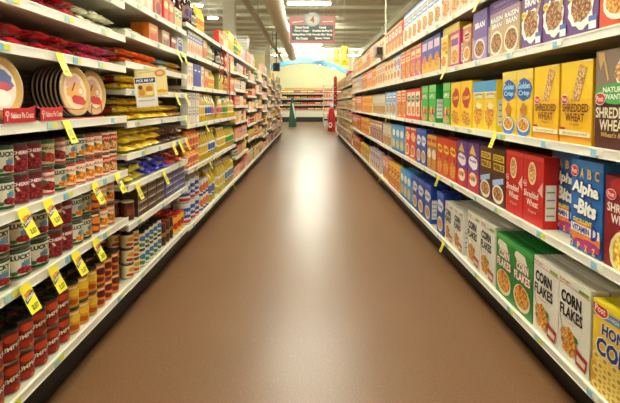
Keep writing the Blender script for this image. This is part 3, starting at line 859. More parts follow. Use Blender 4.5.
# ---- bottles
def bottle(desc, r, h, body, label, cap, neck=0.35, kind='oil_bottle', cat='bottle', lab=(0.2, 0.6), acc='2c58a8', rough=0.12, text=None):
    mb = MB(); mm = M(body, rough, 0.0, 0.4)
    z1 = h * (0.95 - neck)
    prof = [(r * 0.85, 0), (r, 0.008), (r, z1 * 0.5), (r * 0.97, z1 * 0.62), (r, z1), (r * 0.9, z1 + h * neck * 0.3), (r * 0.5, z1 + h * neck * 0.75), (r * 0.36, z1 + h * neck), (r * 0.36, h * 0.97)]
    mb.lathe(prof, mm, 20, (0, r, 0))
    a = cyl_art(mb, r * 1.002, h * lab[0], h * (lab[1] - lab[0]), 2 * r * 1.35)
    a.rect(0, 0, 1, 1, M(label)); a.ell(0.5, 0.5, 0.34, 0.3, M(acc)); a.rect(0, 0.0, 1, 0.1, M(acc))
    if text:
        a.text(text, 0.5, 0.5, 0.2, M(W), 0.5, 0.04)
    c = MB(); c.lathe([(r * 0.4, h * 0.93), (r * 0.42, h * 0.935), (r * 0.42, h * 0.995), (r * 0.36, h), (0.0001, h)], M(cap, 0.4), 14, (0, r, 0))
    return Prod(kind, cat, desc, 2 * r, 2 * r, h, mb.mesh('bottle_body'), [('cap', c.mesh('bottle_cap'))])
P['oil'] = bottle('yellow oil bottle with white label', 0.042, 0.25, 'c8a820', 'e8e8d8', 'e8e0c0', acc='d8b030')
P['oilblue'] = bottle('yellow oil bottle with blue label', 0.042, 0.25, 'c8a820', 'e0e4e4', 'e8d048', acc='3858a0')
P['oilgreen'] = bottle('oil bottle with green cap', 0.040, 0.24, 'b8a028', 'd8dcb0', '2c7c34', acc='3c8838')
P['oilpink'] = bottle('oil bottle with pink label', 0.042, 0.24, 'c8ac30', 'e8c8b8', 'e8c848', acc='c85858')
P['oilbig'] = bottle('large yellow oil jug', 0.062, 0.31, 'd0b428', 'e8e4c8', 'f0ece0', acc='406ca8', neck=0.25)
P['oilbigw'] = bottle('large oil jug with white label', 0.062, 0.31, 'd4bc48', 'f0f0e8', 'f0f0e8', acc='d8c040', neck=0.25)
P['orangejug'] = bottle('orange cooking spray bottle', 0.042, 0.20, 'e08c30', 'ecc88c', 'e87030', acc='d86848', rough=0.3)
P['yeljug'] = bottle('short yellow oil bottle', 0.046, 0.19, 'e0b438', 'f0dca0', 'f4ecc8', acc='e08c40', rough=0.3)
P['syrup'] = bottle('dark brown syrup bottle', 0.037, 0.25, '3c1c10', '8c6850', '5c2c1c', kind='syrup_bottle', acc='4c3c78')
P['syrupred'] = bottle('amber syrup bottle with tan label', 0.037, 0.24, '8c4820', 'e0c8a0', 'c83828', kind='syrup_bottle', acc='b86838')
P['yelbot'] = bottle('bright yellow squeeze bottle', 0.036, 0.23, 'ecc82c', 'f4e890', 'e8b020', kind='squeeze_bottle', acc='e88828', rough=0.3)
P['vinegar'] = bottle('dark vinegar bottle with white label', 0.032, 0.18, '443c30', 'dcd8c8', '201c18', kind='vinegar_bottle', acc='8c8878')
P['clearb'] = bottle('pale green glass bottle', 0.033, 0.18, 'b0b890', 'e4e4d0', '3c7840', kind='vinegar_bottle', acc='a8a858')

# ---- small cartons
def G(key, desc, w, d, h, bg, c2, c3, k=0, kind='grocery_carton', cat='carton', side=None):
    P[key] = carton(desc, w, d, h, bg, lambda a: (a.rect(0, 0, 1, 1, M(bg)), a.rect(0, 0.62, 1, 0.86, M(c2)) if k % 2 else a.ell(0.5, 0.7, 0.4, 0.17, M(c2)), a.ell(0.5, 0.28, 0.36, 0.2, M(c3)) if k < 2 else a.rect(0.12, 0.12, 0.88, 0.45, M(c3)), a.rect(0.22, 0.70, 0.78, 0.76, M('f4f0e4')), a.rect(0.0, 0.0, 1, 0.05, M(c2)), a.ell(0.78, 0.52, 0.13, 0.06, M(c3))), side, kind=kind, cat=cat, nut=False)
G('mixblue', 'white baking mix carton with blue stripe', 0.072, 0.05, 0.185, 'e4dcc4', '5878b8', 'd88850', 1)
G('mixora', 'orange baking mix carton', 0.08, 0.05, 0.18, 'e89858', 'f0d8b0', 'c85038', 1)
G('bluebox', 'solid violet blue carton', 0.16, 0.06, 0.19, '3c48a0', '5058b0', '3040a0', 2)
G('whitebox', 'white carton with orange print', 0.10, 0.05, 0.19, 'e8e4d4', 'b8b0a0', 'e0a058', 0)
G('greywh', 'grey and white carton', 0.11, 0.06, 0.125, 'd0d0cc', 'a08878', 'e0d0c0', 2)
G('stackor', 'low carton with orange end', 0.08, 0.06, 0.12, 'e0b090', 'e07848', 'c8b8a8', 2)
G('orbox', 'bright orange dinner carton', 0.16, 0.05, 0.11, 'd8701c', 'e89038', 'b84c14', 2)
G('tanbox', 'tan dinner carton', 0.15, 0.05, 0.105, 'b8987c', 'd8c0a0', '98684c', 2)
G('choc', 'dark brown baking chocolate carton', 0.15, 0.08, 0.042, '4c3428', 'a8987c', '382018', 1)
G('chocblue', 'blue gray baking chip carton', 0.16, 0.08, 0.042, '4c5088', 'a8a8c0', '383c68', 1)
G('paletall', 'tall pale pancake mix box', 0.13, 0.05, 0.21, 'e0c8a8', 'd88870', 'f0e4c8', 0)
G('redtall', 'tall red and tan mix box', 0.12, 0.05, 0.20, 'c87060', 'e8d0b0', '8c3c30', 1)
G('greentall', 'short green and cream mix box', 0.10, 0.05, 0.14, 'c8c090', '689858', 'e8b860', 0)
G('yeltall', 'tall yellow pasta box', 0.08, 0.05, 0.24, 'f0cc48', 'f4e8a0', 'e09c30', 1)
G('yelpk', 'yellow and pink mix box', 0.12, 0.05, 0.19, 'ecd070', 'e08070', 'f4ecc0', 1)
G('redpk', 'bright red mix box', 0.13, 0.05, 0.16, 'd02c24', 'f0d060', 'e87038', 0)
G('grnyel', 'green and yellow mix box', 0.12, 0.05, 0.18, 'a8b860', 'f0dc60', 'e89440', 0)
MIXN = [('salmon pink', 'ecb090'), ('cream', 'ecdcb8'), ('gold', 'e8c058'), ('orange', 'e88c50'), ('rose', 'dca088'), ('pale blue', 'a8bcd0'), ('tan', 'd0a880'), ('lilac', 'b8a0c8'), ('yellow', 'f0dc70'), ('brick red', 'c05848')]
for i, (n, c) in enumerate(MIXN):
    G('mix%d' % i, n + ' mixed grocery carton', 0.12, 0.06, 0.19, c, MIXN[(i + 3) % 10][1], MIXN[(i + 7) % 10][1], i % 3)
    G('mlo%d' % i, 'low ' + n + ' grocery carton', 0.11, 0.06, 0.13, c, MIXN[(i + 4) % 10][1], MIXN[(i + 1) % 10][1], (i + 1) % 3)

# ---- bags
def bag(desc, w, d, t, cols, seed, kind='food_bag', cat='bag', stripe=2):
    """a filled bag lying flat, its sealed end to the aisle"""
    rnd = random.Random(seed); mb = MB()
    nx, ny = 14, 12
    ph = [rnd.uniform(0, 6.28) for _ in range(6)]
    def hgt(u, v):
        s = max(0.0, 1 - abs(2 * u - 1) ** 2.6) ** 0.6 * max(0.0, 1 - abs(2 * v - 1) ** 3.5) ** 0.7
        wr = 1 + 0.16 * math.sin(11 * u + ph[0] + 3 * math.sin(5 * v + ph[1])) + 0.12 * math.sin(17 * v + ph[2] + 2 * u)
        return 0.0015 + t * s * wr * 0.8
    mats = [M(c, 0.22, 0, 0.5) for c in cols]
    mats[-1] = M_food('bag_' + ''.join(cols), cols[0], cols[1], cols[2], 34, 0.25)
    mats.append(M(cols[-1], 0.22, 0, 0.5))
    def mf(i, j):
        u, v = j / nx, i / ny
        if v < 0.09 or v > 0.91:
            return mats[0]
        k = (u * 3 + 0.8 * math.sin(4 * v + ph[3])) * stripe + v * 1.3
        if abs(u - 0.5) < 0.26 and 0.2 < v < 0.62:
            return mats[1 % len(mats)]
        return mats[int(k + ph[4]) % len(mats)]
    top, bot = [], []
    for i in range(ny + 1):
        v = i / ny; rt, rb = [], []
        for j in range(nx + 1):
            u = j / nx
            pinch = 1 - 0.06 * math.sin(math.pi * v) * 0
            x = (u - 0.5) * w * (0.94 + 0.06 * math.cos(2 * math.pi * v)); y = v * d + 0.004 * math.sin(9 * u + ph[5])
            h = hgt(u, v)
            rt.append((x, y, t * 0.32 + h * 0.62)); rb.append((x, y, max(0.0, t * 0.32 - h * 0.36)))
        top.append(rt); bot.append(rb)
    mb.grid(top, mf, smooth=True); mb.grid(bot, mf, smooth=True, flip=True)
    return Prod(kind, cat, desc, w, d, t, mb.mesh(kind))
BAGS = {
    'b_red': ('red bag with dark print', ['c01824', 'f4e4dc', '9c1018', 'd83038']),
    'b_green': ('white and green bag', ['f0ecd0', '6c9440', '4c7438', 'f4f0dc']),
    'b_pink': ('magenta and orange candy bag', ['d02868', 'fcd8b0', '8c3090', 'f08840']),
    'b_orange': ('orange and red bag', ['f46c1c', 'fce098', 'd83018', 'f8a030']),
    'b_yellow': ('yellow bag of chips', ['fcd828', 'fdf090', 'c84020', 'fce048']),
    'b_yel2': ('yellow noodle bag', ['f8d83c', 'fcf098', 'e0a820', 'fce860']),
    'b_yelgr': ('yellow and dark green bag', ['dcc830', 'f4f0c0', '4c5c30', 'f0dc40']),
    'b_blue': ('blue and white sugar bag', ['3434b8', 'f0f0fc', '2c2ca0', '5858d0']),
    'b_redwh': ('red and white flour bag', ['c82c2c', 'e8e0d8', 'd84848', 'e8d8d0']),
    'b_brown': ('brown and pink nut bag', ['6c4434', 'd8a890', '4c2c24', 'c88870']),
    'b_bluewh': ('pale blue and yellow bag', ['a8c8d8', '4898c0', 'e8d890', 'e8e8e0']),
    'b_gold': ('gold coconut bag', ['d8a030', 'ecd080', 'b87020', 'e0b848']),
}
for k, (d_, c_) in BAGS.items():
    for s_ in range(3):
        P['%s%d' % (k, s_)] = bag(d_, 0.15, 0.20, 0.045, c_, sum(map(ord, k)) * 7 + s_)
P['grnred'] = tin('tan green-banded can', 0.044, TH, 'd8b890', art_fruit('d8b890', BEANS(), 'MINCE', '3c7038'))
P['luckybig'] = tin('big cream red-fruit can', 0.054, 0.1035, 'e8e4d0', art_lucky(CHERRY()), '24332a')
P['orangejug'] = bottle('squat orange jug with peach label', 0.045, 0.145, 'e08c30', 'ecc88c', 'e87030', acc='d86848', rough=0.3, neck=0.2, lab=(0.1, 0.7))
P['flatpurple'] = carton('purple box lying flat', 0.30, 0.19, 0.062, '5c2c80', lambda a: (a.text('RAISIN BRAN CEREAL', 0.5, 0.6, 0.25, M('c8a8d8'), 0.7, 0.01), a.rect(0.1, 0.2, 0.8, 0.28, M('8c60a8'))), nut=False)
P['flatyellow'] = carton('yellow box lying flat', 0.28, 0.19, 0.055, 'e8d040', lambda a: a.rect(0.1, 0.3, 0.9, 0.7, M('f0e070')), nut=False)

# ============================================================ STOCKING THE SHELVES
items = []
counts = {}
rp = random.Random(11)
def put(side, key, Y, inset, z, where, extra, row=0, sx=1.0, sz=1.0, rot=0.0):
    X = XR + inset if side == 'R' else XL - inset
    p = P[key]
    d = Y * CP - (z - CAM_H) * SP
    score = (p.w * sx / d) * (p.h / d) * (1.0 if row == 0 else 0.12)
    items.append(dict(p=p, loc=(X, Y, z), rz=(-1 if side == 'R' else 1) * math.pi / 2 + rot, sx=sx, sz=sz, extra=extra, where=where, row=row, score=score, Y=Y))
TIER = {1: [''], 2: ['lower', 'upper'], 3: ['lowest', 'middle', 'topmost'], 4: ['lowest', 'second-lowest', 'third-lowest', 'topmost']}
def run(side, surf, key, ya, yb, where, n=None, layers=1, rows=1, inset=0.02, gap=0.004, skip=(), jit=0.5):
    keys = [key] if isinstance(key, str) else key
    p = P[keys[0]]
    if n is None:
        n = max(1, round((yb - ya) / (p.w + gap)))
    pitch = (yb - ya) / n
    sx = 1.0
    if pitch < p.w + 0.002:
        sx = (pitch - 0.0025) / p.w
    elif pitch > p.w * 1.12:
        sx = 1.05
    for i in range(n):
        kk = keys[i % len(keys)]; pp = P[kk]
        Y = ya + (i + 0.5) * pitch
        ck = (pp.desc, where)
        num = counts.get(ck, 0); counts[ck] = num + 1
        for r in range(rows):
            push = rp.uniform(0, 0.002) if jit else 0
            for l in range(layers):
                if (i, l) in skip:
                    continue
                k3 = keys[(i + l + r) % len(keys)] if len(keys) > 1 else kk
                t = TIER[layers][l] if layers <= 4 else ''
                ex = ordn(num) + ' nearest'
                if layers > 1: ex += ', ' + t
                if r: ex += (' ' if layers > 1 else ', ') + ('rear' if rows == 2 or r == 1 else ('far rear' if r == 2 else 'deepest rear'))
                P_ = P[k3]
                put(side, k3, Y + (rp.uniform(-1, 1) * min(0.001, pitch * 0.01) if jit else 0), inset + push + r * (P_.d + 0.007), surf + 0.0305 - 0.03 + l * (P_.h + 0.0015), where, ex, r, sx, 1.0, math.radians(rp.uniform(-0.6, 0.6)) * jit)
def runpx(side, surf, key, pa, pb, where, **k):
    run(side, surf, key, y_at(pa, surf, side, 0.022), y_at(pb, surf, side, 0.022), where, **k)
def bags(side, surf, base, pa, pb, where, layers=2, rows=1, w=0.15):
    ya, yb = y_at(pa, surf, side), y_at(pb, surf, side)
    n = max(1, round((yb - ya) / w)); pitch = (yb - ya) / n
    for i in range(n):
        ck = (P[base + '0'].desc, where)
        num = counts.get(ck, 0); counts[ck] = num + 1
        for l in range(layers):
            key = base + str((i * 2 + l) % 3)
            p = P[key]
            ex = ordn(num) + ' nearest' + (', ' + TIER[layers][l] if layers > 1 else '')
            put(side, key, ya + (i + 0.5) * pitch, 0.012 + rp.uniform(0, 0.02) + 0.01 * l, surf + 0.001 + l * 0.043, where, ex, 0, min(1.05, (pitch - 0.004) / p.w), 1.0, math.radians(rp.uniform(-1.5, 1.5)))

RS = [l + 0.030 for l in R_LIPS]
WR = ['bottom right-hand shelf', 'second-lowest right-hand shelf', 'middle right-hand shelf', 'second-highest right-hand shelf', 'top right-hand shelf']
Y_CH = RB[8] - 0.02
def fill_right(k, px, seq, rows=1):
    """fill the rest of a shelf with short rows of changing cereals up to where the shelving changes"""
    s = RS[k]; Y = y_at(px, s, 'R', 0.022); i = 0
    while Y < Y_CH - 0.15:
        key = seq[i % len(seq)]; n = 2 + (i * 7 + k) % 3
        n = min(n, int((Y_CH - Y) / (P[key].w + 0.004)))
        if n < 1: break
        L = n * (P[key].w + 0.004)
        run('R', s, key, Y, Y + L, WR[k], n=n, rows=rows); Y += L; i += 1
# second-highest shelf
k = 3; s = RS[k]
for key, a, b, r in (('orange_near', 641, 600, 1), ('raisin', 599, 522, 2), ('natbran', 520, 490, 1), ('lilac', 488, 472, 1), ('brownbran', 471, 463, 1), ('magenta', 462, 448, 1), ('yellow_a', 447.5, 441, 1), ('bluepur', 440, 422, 1), ('pinkyel', 421, 411, 1), ('orange_b', 410.5, 401, 1)):
    runpx('R', s, key, a, b, WR[k], rows=r)
fill_right(k, 400.5, ['lavender', 'creamy', 'peach', 'yelora', 'pinkora', 'redora', 'bluewht'])
for key, a, b, base in (('flatpurple', 519, 489, 'natbran'), ('flatyellow', 461, 441, 'magenta')):
    Ya, Yb = y_at(a, s, 'R', 0.03), y_at(b, s, 'R', 0.03)
    put('R', key, (Ya + Yb) / 2, 0.03, s + P[base].h + 0.002, 'over the ' + P[base].desc, 'second-highest right-hand shelf', 0, min(1.3, (Yb - Ya - 0.01) / P[key].w))
# top shelf
k = 4; s = RS[k]
for key, a, b in (('peach', 500, 442), ('whtblue', 441, 404), ('coral', 402, 386)):
    runpx('R', s, key, a, b, WR[k])
fill_right(k, 384, ['creamy', 'peach', 'redora', 'greywht', 'yelora'])
# middle shelf
k = 2; s = RS[k]
for key, a, b, r in (('advantage', 640, 594, 1), ('shred', 593, 533, 2), ('gcrisp', 532, 502, 2), ('yelblue', 496, 473, 1), ('yelred', 472, 450.5, 1), ('green', 450, 443, 1), ('green', 436, 421.5, 1), ('redwht', 420, 407, 1), ('orange_b', 406, 397, 1), ('bluewht', 396, 386, 1), ('greywht', 385, 373, 1), ('yelora', 372, 362, 1)):
    runpx('R', s, key, a, b, WR[k], rows=r)
fill_right(k, 361.5, ['pinkora', 'redora', 'creamy', 'lavender'])
# second-lowest shelf
k = 1; s = RS[k]
for key, a, b, r in (('spoon', 650, 604, 2), ('alpha', 602, 570.5, 1)):
    runpx('R', s, key, a, b, WR[k], rows=r)
put('R', 'alpha', 1.88, 0.092, s + 0.0005, WR[k], 'pushed back beside the red boxes', 0)
for key, a, b, r in (('redshred', 543, 506, 1), ('pebbleb', 505, 479.5, 2), ('pebblef', 479, 457, 2), ('redyel', 456.5, 437, 2), ('multi', 436.5, 427, 1), ('blue', 426, 416.5, 1), ('redtan', 416, 405, 1), ('ltblue', 404, 392, 1), ('greywht', 391, 383, 1), ('purpyel', 382, 370, 1), ('yelora', 369, 361, 1)):
    runpx('R', s, key, a, b, WR[k], rows=r)
fill_right(k, 360.5, ['redora', 'pinkora', 'orange_b', 'creamy'])
# bottom shelf
k = 0; s = RS[k]
for key, a, b, r in (('honey', 643, 590.5, 3), ('cfwhite', 589.5, 533.5, 3), ('cfgreen', 532.5, 496, 3), ('cfwhite', 495, 467, 3), ('cfsmall', 463, 444.5, 3), ('blue', 443.5, 437, 2), ('blue', 431, 412, 2), ('ltblue', 411, 400.5, 2), ('yelora', 400, 388.5, 1), ('pinkora', 388, 383, 1), ('lavender', 380, 370, 1), ('yellow_a', 369, 360.5, 1)):
    runpx('R', s, key, a, b, WR[k], rows=r)
fill_right(k, 360, ['redora', 'pinkyel', 'orange_b', 'yelora'])
# far bays with closer shelves
for j, lp in enumerate(R_FAR):
    Y = RB[8] + 0.03; i = 0
    while Y < RB[13] - 0.4:
        c = rp.randrange(8); key = ('far%d' if j != 0 and j != 5 else 'far%d') % c
        top = (R_FAR[j + 1] - lp - 0.03) if j < 5 else 0.3
        if top < 0.255: key = 'farlo%d' % c
        n = rp.choice((2, 3, 4)); L = n * (P[key].w + 0.004)
        if Y + L > RB[13] - 0.02: break
        run('R', lp + 0.03, key, Y, Y + L, 'far right bays, %s' % ('bottom shelf' if j == 0 else ordn(j) + ' shelf up'), n=n); Y += L

# ---- left side
def WL(b, i):
    return '%s left bay, %s' % (bay_name(b), 'bottom shelf' if i == 0 else ordn(i) + ' shelf up')
def SL(b, i):
    return LIPS_L[b][i] + 0.030
def canrow(b, i, seq, px0, layer_seqs, rows=3, tight=0.0805):
    s = SL(b, i); Y = y_at(px0, s, 'L') + tight / 2
    for n in range(len(layer_seqs[0])):
        if Y + (n + 0.5) * tight > 2.372:
            break
        for l, seq in enumerate(layer_seqs):
            key = seq[n]
            if key is None: continue
            p = P[key]
            ck = (p.desc, WL(b, i), l); num = counts.get(ck, 0); counts[ck] = num + 1
            for r in range(rows):
                ex = '%s nearest, %s' % (ordn(num), ['lower', 'upper'][l]) + ('' if r == 0 else [' ', ' rear', ' far rear'][r])
                if p.w > tight and r == 0 and p.w > 0.085:
                    pass
                put('L', key, Y + n * tight, 0.018 + rp.uniform(0, 0.003) + r * 0.084, s + 0.0005 + l * (TH + 0.001), WL(b, i), ex, r, min(1.0, (tight - 0.001) / p.w), 1, rp.uniform(-0.06, 0.06))
low = ['lucky', 'lucky', 'lucky', 'cherry', 'cherry', 'strawb', 'luckyp', 'peachc', 'peachc', 'peachc', 'peachc', 'apple', 'apple']
up = ['lucky', 'lucky', 'lucky', 'cherry', 'cherry', 'grnred', 'strawb', 'luckyp', 'luckyp', 'peachc', 'peachc', 'apple', 'apple']
px_a4 = -26
canrow(0, 2, None, px_a4, [low, up])
s = SL(0, 1)
run('L', s, 'luckybig', 1.28, 1.28 + 4 * 0.110, WL(0, 1), n=4, layers=1, rows=3, gap=0.001)
for i_ in range(4):
    for r_ in range(3):
        put('L', 'luckybig', 1.28 + (i_ + 0.5) * 0.11, 0.02 + r_ * 0.115, s + 0.1055, WL(0, 1), '%s nearest, upper%s' % (ordn(i_), ['', ' rear', ' far rear'][r_]), r_, 1, 1, 0)
c0 = 1.28 + 0.44 + 0.002
seq = ['cherry', 'cherry', 'luckyp', 'luckyp', 'orangepk', 'orangewh', 'orangewh']
px_c0 = 308.6 + F_PX * XL / (c0 * CP - (s - CAM_H) * SP)
canrow(0, 1, None, px_c0, [seq, seq])
seq = ['pumpkin'] * 8 + ['squash'] * 3 + ['yam'] * 3
canrow(0, 0, None, -40, [seq, seq], rows=3)
for (b, i, lst) in (
    (0, 5, [('b_red', -10, 84, 2), ('b_green', 85, 122, 2)]),
    (0, 4, [('b_red', -20, 88, 2), ('b_pink', 90, 122, 2)]),
    (0, 6, [('b_green', 70, 121, 1)]),
    (1, 7, [('b_green', 131, 146, 1)]),
    (1, 6, [('b_orange', 131, 164, 2), ('b_bluewh', 165, 174, 2), ('b_gold', 175, 186, 2)]),
    (1, 5, [('b_yellow', 131, 160, 2), ('b_brown', 163, 186, 1)]),
    (1, 4, [('b_yellow', 131, 150, 3), ('b_yel2', 151, 172, 3), ('b_gold', 173, 186, 2)]),
    (1, 3, [('b_yel2', 131, 166, 3), ('b_brown', 167, 186, 2)]),
    (1, 2, [('b_yelgr', 131, 150, 2), ('b_blue', 151, 172, 2), ('b_redwh', 173, 186, 2)]),
):
    for base, pa, pb, ly in lst:
        bags('L', SL(b, i), base, pa, pb, WL(b, i), ly)
for b, i, lst in (
    (1, 8, [('paletall', 130, 153, 1, 2), ('redtall', 154, 163, 1, 1), ('redpk', 164, 174, 1, 1), ('greentall', 175, 182, 1, 1), ('syrup', 182.5, 187, 1, 2)]),
    (1, 7, [('orbox', 147.5, 160, 1, 2), ('tanbox', 161, 171, 1, 2), ('mloB', 172, 176, 1, 1), ('bluelow', 177, 186.5, 1, 1)]),
    (1, 1, [('jarbr', 131, 137, 1, 3), ('choc', 138, 165, 4, 2), ('chocblue', 166, 187, 4, 2)]),
    (1, 0, [('milk', 131, 142, 3, 3), ('grnwht', 143, 163, 2, 3), ('cyltin', 164, 175, 1, 3), ('redlid', 176, 187, 1, 3)]),
    (2, 5, [('syrup', 188, 193, 1, 2), ('vinegar', 193.5, 197, 1, 1), ('yelbot', 197.5, 205, 1, 2)]),
    (2, 4, [('mixblue', 188, 203, 1, 2), ('mixora', 203.5, 207, 1, 1), ('clearb', 207.5, 213, 1, 2), ('vinegar', 213.5, 217, 1, 2)]),
    (2, 3, [('whitebox', 188, 193.5, 1, 1), ('bluebox', 194, 201, 1, 1), ('whitebox', 201.5, 204.5, 1, 1), ('mixora', 205, 208, 1, 1), ('yeljug', 208.5, 216.5, 1, 2)]),
    (2, 2, [('greywh', 188, 199.5, 2, 1), ('oil', 200, 206, 1, 2), ('oilblue', 206.5, 213, 1, 2), ('oilpink', 213.5, 217, 1, 2)]),
    (2, 1, [('orangejug', 188, 200, 2, 2), ('oil', 200.5, 209, 1, 2), ('oilblue', 209.5, 217, 1, 2)]),
    (2, 0, [('shorten', 188, 201, 2, 2), ('lardtub', 202, 209.5, 2, 2), ('oilbig', 210, 217, 1, 2)]),
    (3, 5, [('redpk', 219, 223, 1, 1), ('yelpk', 223.5, 228, 1, 1), ('yeltall', 228.5, 234, 1, 1)]),
    (3, 4, [('vinegar', 219, 224, 1, 2), ('redpk', 224.5, 228, 1, 1), ('yelpk', 228.5, 234, 1, 1)]),
    (3, 3, [('grnyel', 219, 223, 1, 1), ('yeljug', 223.5, 229, 1, 2), ('mixora', 229.5, 234, 1, 1)]),
    (3, 2, [('oilpink', 219, 223, 1, 2), ('oilgreen', 223.5, 228, 1, 2), ('oil', 228.5, 234, 1, 2)]),
    (3, 1, [('oil', 219, 226, 1, 2), ('oilgreen', 226.5, 234, 1, 2)]),
    (3, 0, [('oilbigw', 219, 226, 1, 2), ('oilbig', 226.5, 234, 1, 2)]),
):
    for key, pa, pb, ly, rw in lst:
        if key not in P:
            if key == 'mloB': G('mloB', 'small red and white carton', 0.1, 0.05, 0.09, 'b84840', 'e8e0d0', '8c2820', 1)
            if key == 'bluelow': G('bluelow', 'pale carton with dark blue front', 0.13, 0.06, 0.11, 'c8c8cc', '28388c', '303c90', 2)
        s = SL(b, i)
        lo, hi = LS[b][0] + 0.02, LS[b][1] - 0.02
        ya, yb = max(lo, y_at(pa, s, 'L', 0.02)), min(hi, y_at(pb, s, 'L', 0.02))
        run('L', s, key, ya, yb, WL(b, i), layers=ly, rows=rw)
# tall syrups standing behind the low boxes of the second bay's top shelf
run('L', SL(1, 8), 'syrupred', y_at(164, SL(1, 8), 'L'), y_at(181, SL(1, 8), 'L'), WL(1, 8), inset=0.10)
# the far bays
tall = ['mix%d' % i for i in range(10)] + ['oilgreen', 'yelbot', 'grnyel', 'yelpk']
lowp = ['mlo%d' % i for i in range(10)] + ['grnwht', 'orangewh', 'milk', 'greywh', 'yam']
tiny = ['milk', 'grnwht', 'orangewh', 'mloB']
for b in range(4, 13):
    lips = LIPS_L[b]
    for i in range(len(lips)):
        gap = (lips[i + 1] - lips[i] - 0.035) if i + 1 < len(lips) else 0.32
        Y = LS[b][0] + 0.02
        while Y < LS[b][1] - 0.10:
            pool = tall if gap > 0.26 else (lowp if gap > 0.145 else tiny)
            key = rp.choice(pool); p = P[key]
            if p.h > gap - 0.01: key = rp.choice(tiny); p = P[key]
            ly = max(1, min(2, int(gap / (p.h + 0.01)))) if p.kind != 'oil_bottle' else 1
            if i + 1 == len(lips): ly = 1
            n = min(rp.choice((2, 3, 4)), int((LS[b][1] - 0.02 - Y) / (p.w + 0.005)))
            if n < 1: break
            L = n * (p.w + 0.005)
            run('L', lips[i] + 0.03, key, Y, Y + L, WL(b, i), n=n, layers=ly); Y += L

# ---- turn the list into objects
GROUPS = {'cereal_box': 'cereal boxes on the right-hand shelves', 'tin_can': 'tin cans on the left-hand shelves', 'food_bag': 'bags lying on the left-hand shelves', 'grocery_carton': 'cartons on the left-hand shelves'}
bykind = {}
for it in items:
    bykind.setdefault(it['p'].kind, []).append(it)
seen_labels = {}
def matrix_of(it):
    return Matrix.Translation(it['loc']) @ Matrix.Rotation(it['rz'], 4, 'Z') @ Matrix.Diagonal((it['sx'], 1, it['sz'], 1))
PLURAL = {'cereal_box': ('far_cereal', 'densely packed cereal boxes filling the far and rear right-hand shelves', 'cereal'),
          'grocery_carton': ('far_groceries', 'densely packed mixed cartons filling the farthest left-hand shelves', 'groceries'),
          'tin_can': ('far_canned_food', 'tin cans massed in the rear and far parts of the left shelves', 'canned food')}
protos = {}
for kind, lst in bykind.items():
    lst.sort(key=lambda q: -q['score'])
    keep, rest = lst[:300], lst[300:]
    if len(lst) <= 310 and kind not in PLURAL:
        keep, rest = lst, []
    for it in keep:
        p = it['p']
        pid = id(p.mesh)
        if pid not in protos:
            o = link(p.kind, p.mesh)
            pr = [(nm, link(nm, me, o)) for nm, me in p.parts] if (it['Y'] < 6.2 and it['row'] == 0) else []
            protos[pid] = (o, pr)
        else:
            po, pr = protos[pid]
            o = po.copy(); COL.objects.link(o)
            if p.parts:
                src = pr
                if src:
                    for nm, ch in src:
                        c = ch.copy(); COL.objects.link(c); c.parent = o
                else:
                    for nm, me in p.parts:
                        link(nm, me, o)
        o.location = it['loc']; o.rotation_euler = (0, 0, it['rz']); o.scale = (it['sx'], 1, it['sz'])
        lab = '%s, %s, %s' % (p.desc, it['extra'], it['where'])
        n = seen_labels.get(lab, 0); seen_labels[lab] = n + 1
        if n: print('DUP LABEL', lab)
        if len(lab.split()) > 16: print('LONG', lab)
        tag(o, lab, p.cat, GROUPS.get(p.kind, p.cat + 's on the left-hand shelves'))
    if rest:
        V, Fc, FM, mats = [], [], [], []
        base = 0
        for it in rest:
            p = it['p']; mtx = matrix_of(it)
            for me in [p.mesh] + [m_ for _, m_ in p.parts]:
                n = len(me.vertices)
                co = np.empty(n * 3); me.vertices.foreach_get('co', co); co = co.reshape(-1, 3)
                A = np.array(mtx)
                V.append(co @ A[:3, :3].T + A[:3, 3])
                mp = []
                for m_ in me.materials:
                    if m_ not in mats: mats.append(m_)
                    mp.append(mats.index(m_))
                for po in me.polygons:
                    Fc.append([base + v for v in po.vertices]); FM.append(mp[po.material_index])
                base += n
        me = bpy.data.meshes.new(kind + '_stock')
        me.from_pydata(np.concatenate(V).tolist(), [], Fc)
        for m_ in mats: me.materials.append(m_)
        me.polygons.foreach_set('material_index', FM); me.update()
        nm, lab, ct = PLURAL.get(kind, ('far_' + kind, 'massed ' + kind.replace('_', ' ') + 's in the far left shelves', 'groceries'))
        o = link(nm, me); tag(o, lab, ct); o['kind'] = 'stuff'
print('KINDS', {k_: len(v_) for k_, v_ in bykind.items()})

# ============================================================ SALE TAGS ON THE RAILS
def tag_mesh(L=0.088, w=0.056, tilt=0.45, fancy=True):
    mb = MB(); n = 6
    def y(s): return -0.005 - tilt * L * (s ** 1.2)
    def P3(a, b, l):
        s = min(1, max(0, 1 - b / L))
        return (a - w / 2, y(s) - l * 1.5, -s * L)
    for j in range(n):
        b0, b1 = L * j / n, L * (j + 1) / n
        for off, m in ((0, M('eae02c', 0.5)), (0.0008, M('e8e0a0', 0.5))):
            q = [P3(0, b0, -off), P3(w, b0, -off), P3(w, b1, -off), P3(0, b1, -off)]
            mb.face(q if off == 0 else q[::-1], m)
    a = Art(mb, P3, w, L)
    if fancy:
        a.l = 2
        a.poly([(0.04, 0.36), (0.96, 0.56), (0.96, 0.72), (0.04, 0.52)], M('3c3848'))
        a.text('EXTRA', 0.5, 0.68, 0.12, M('d03828'), 0.7, 0.04, 0, 0.2); a.text('SAVINGS', 0.5, 0.54, 0.10, M('f0e8e0'), 0.8, 0.03, 0, 0.2)
        a.text('2.57', 0.55, 0.2, 0.17, M('504c20'), 0.62, 0.03)
    else:
        a.rect(0.2, 0.3, 0.8, 0.62, M('b8b460')); a.rect(0.25, 0.14, 0.75, 0.24, M('787430'))
    return mb.mesh('price_tag')
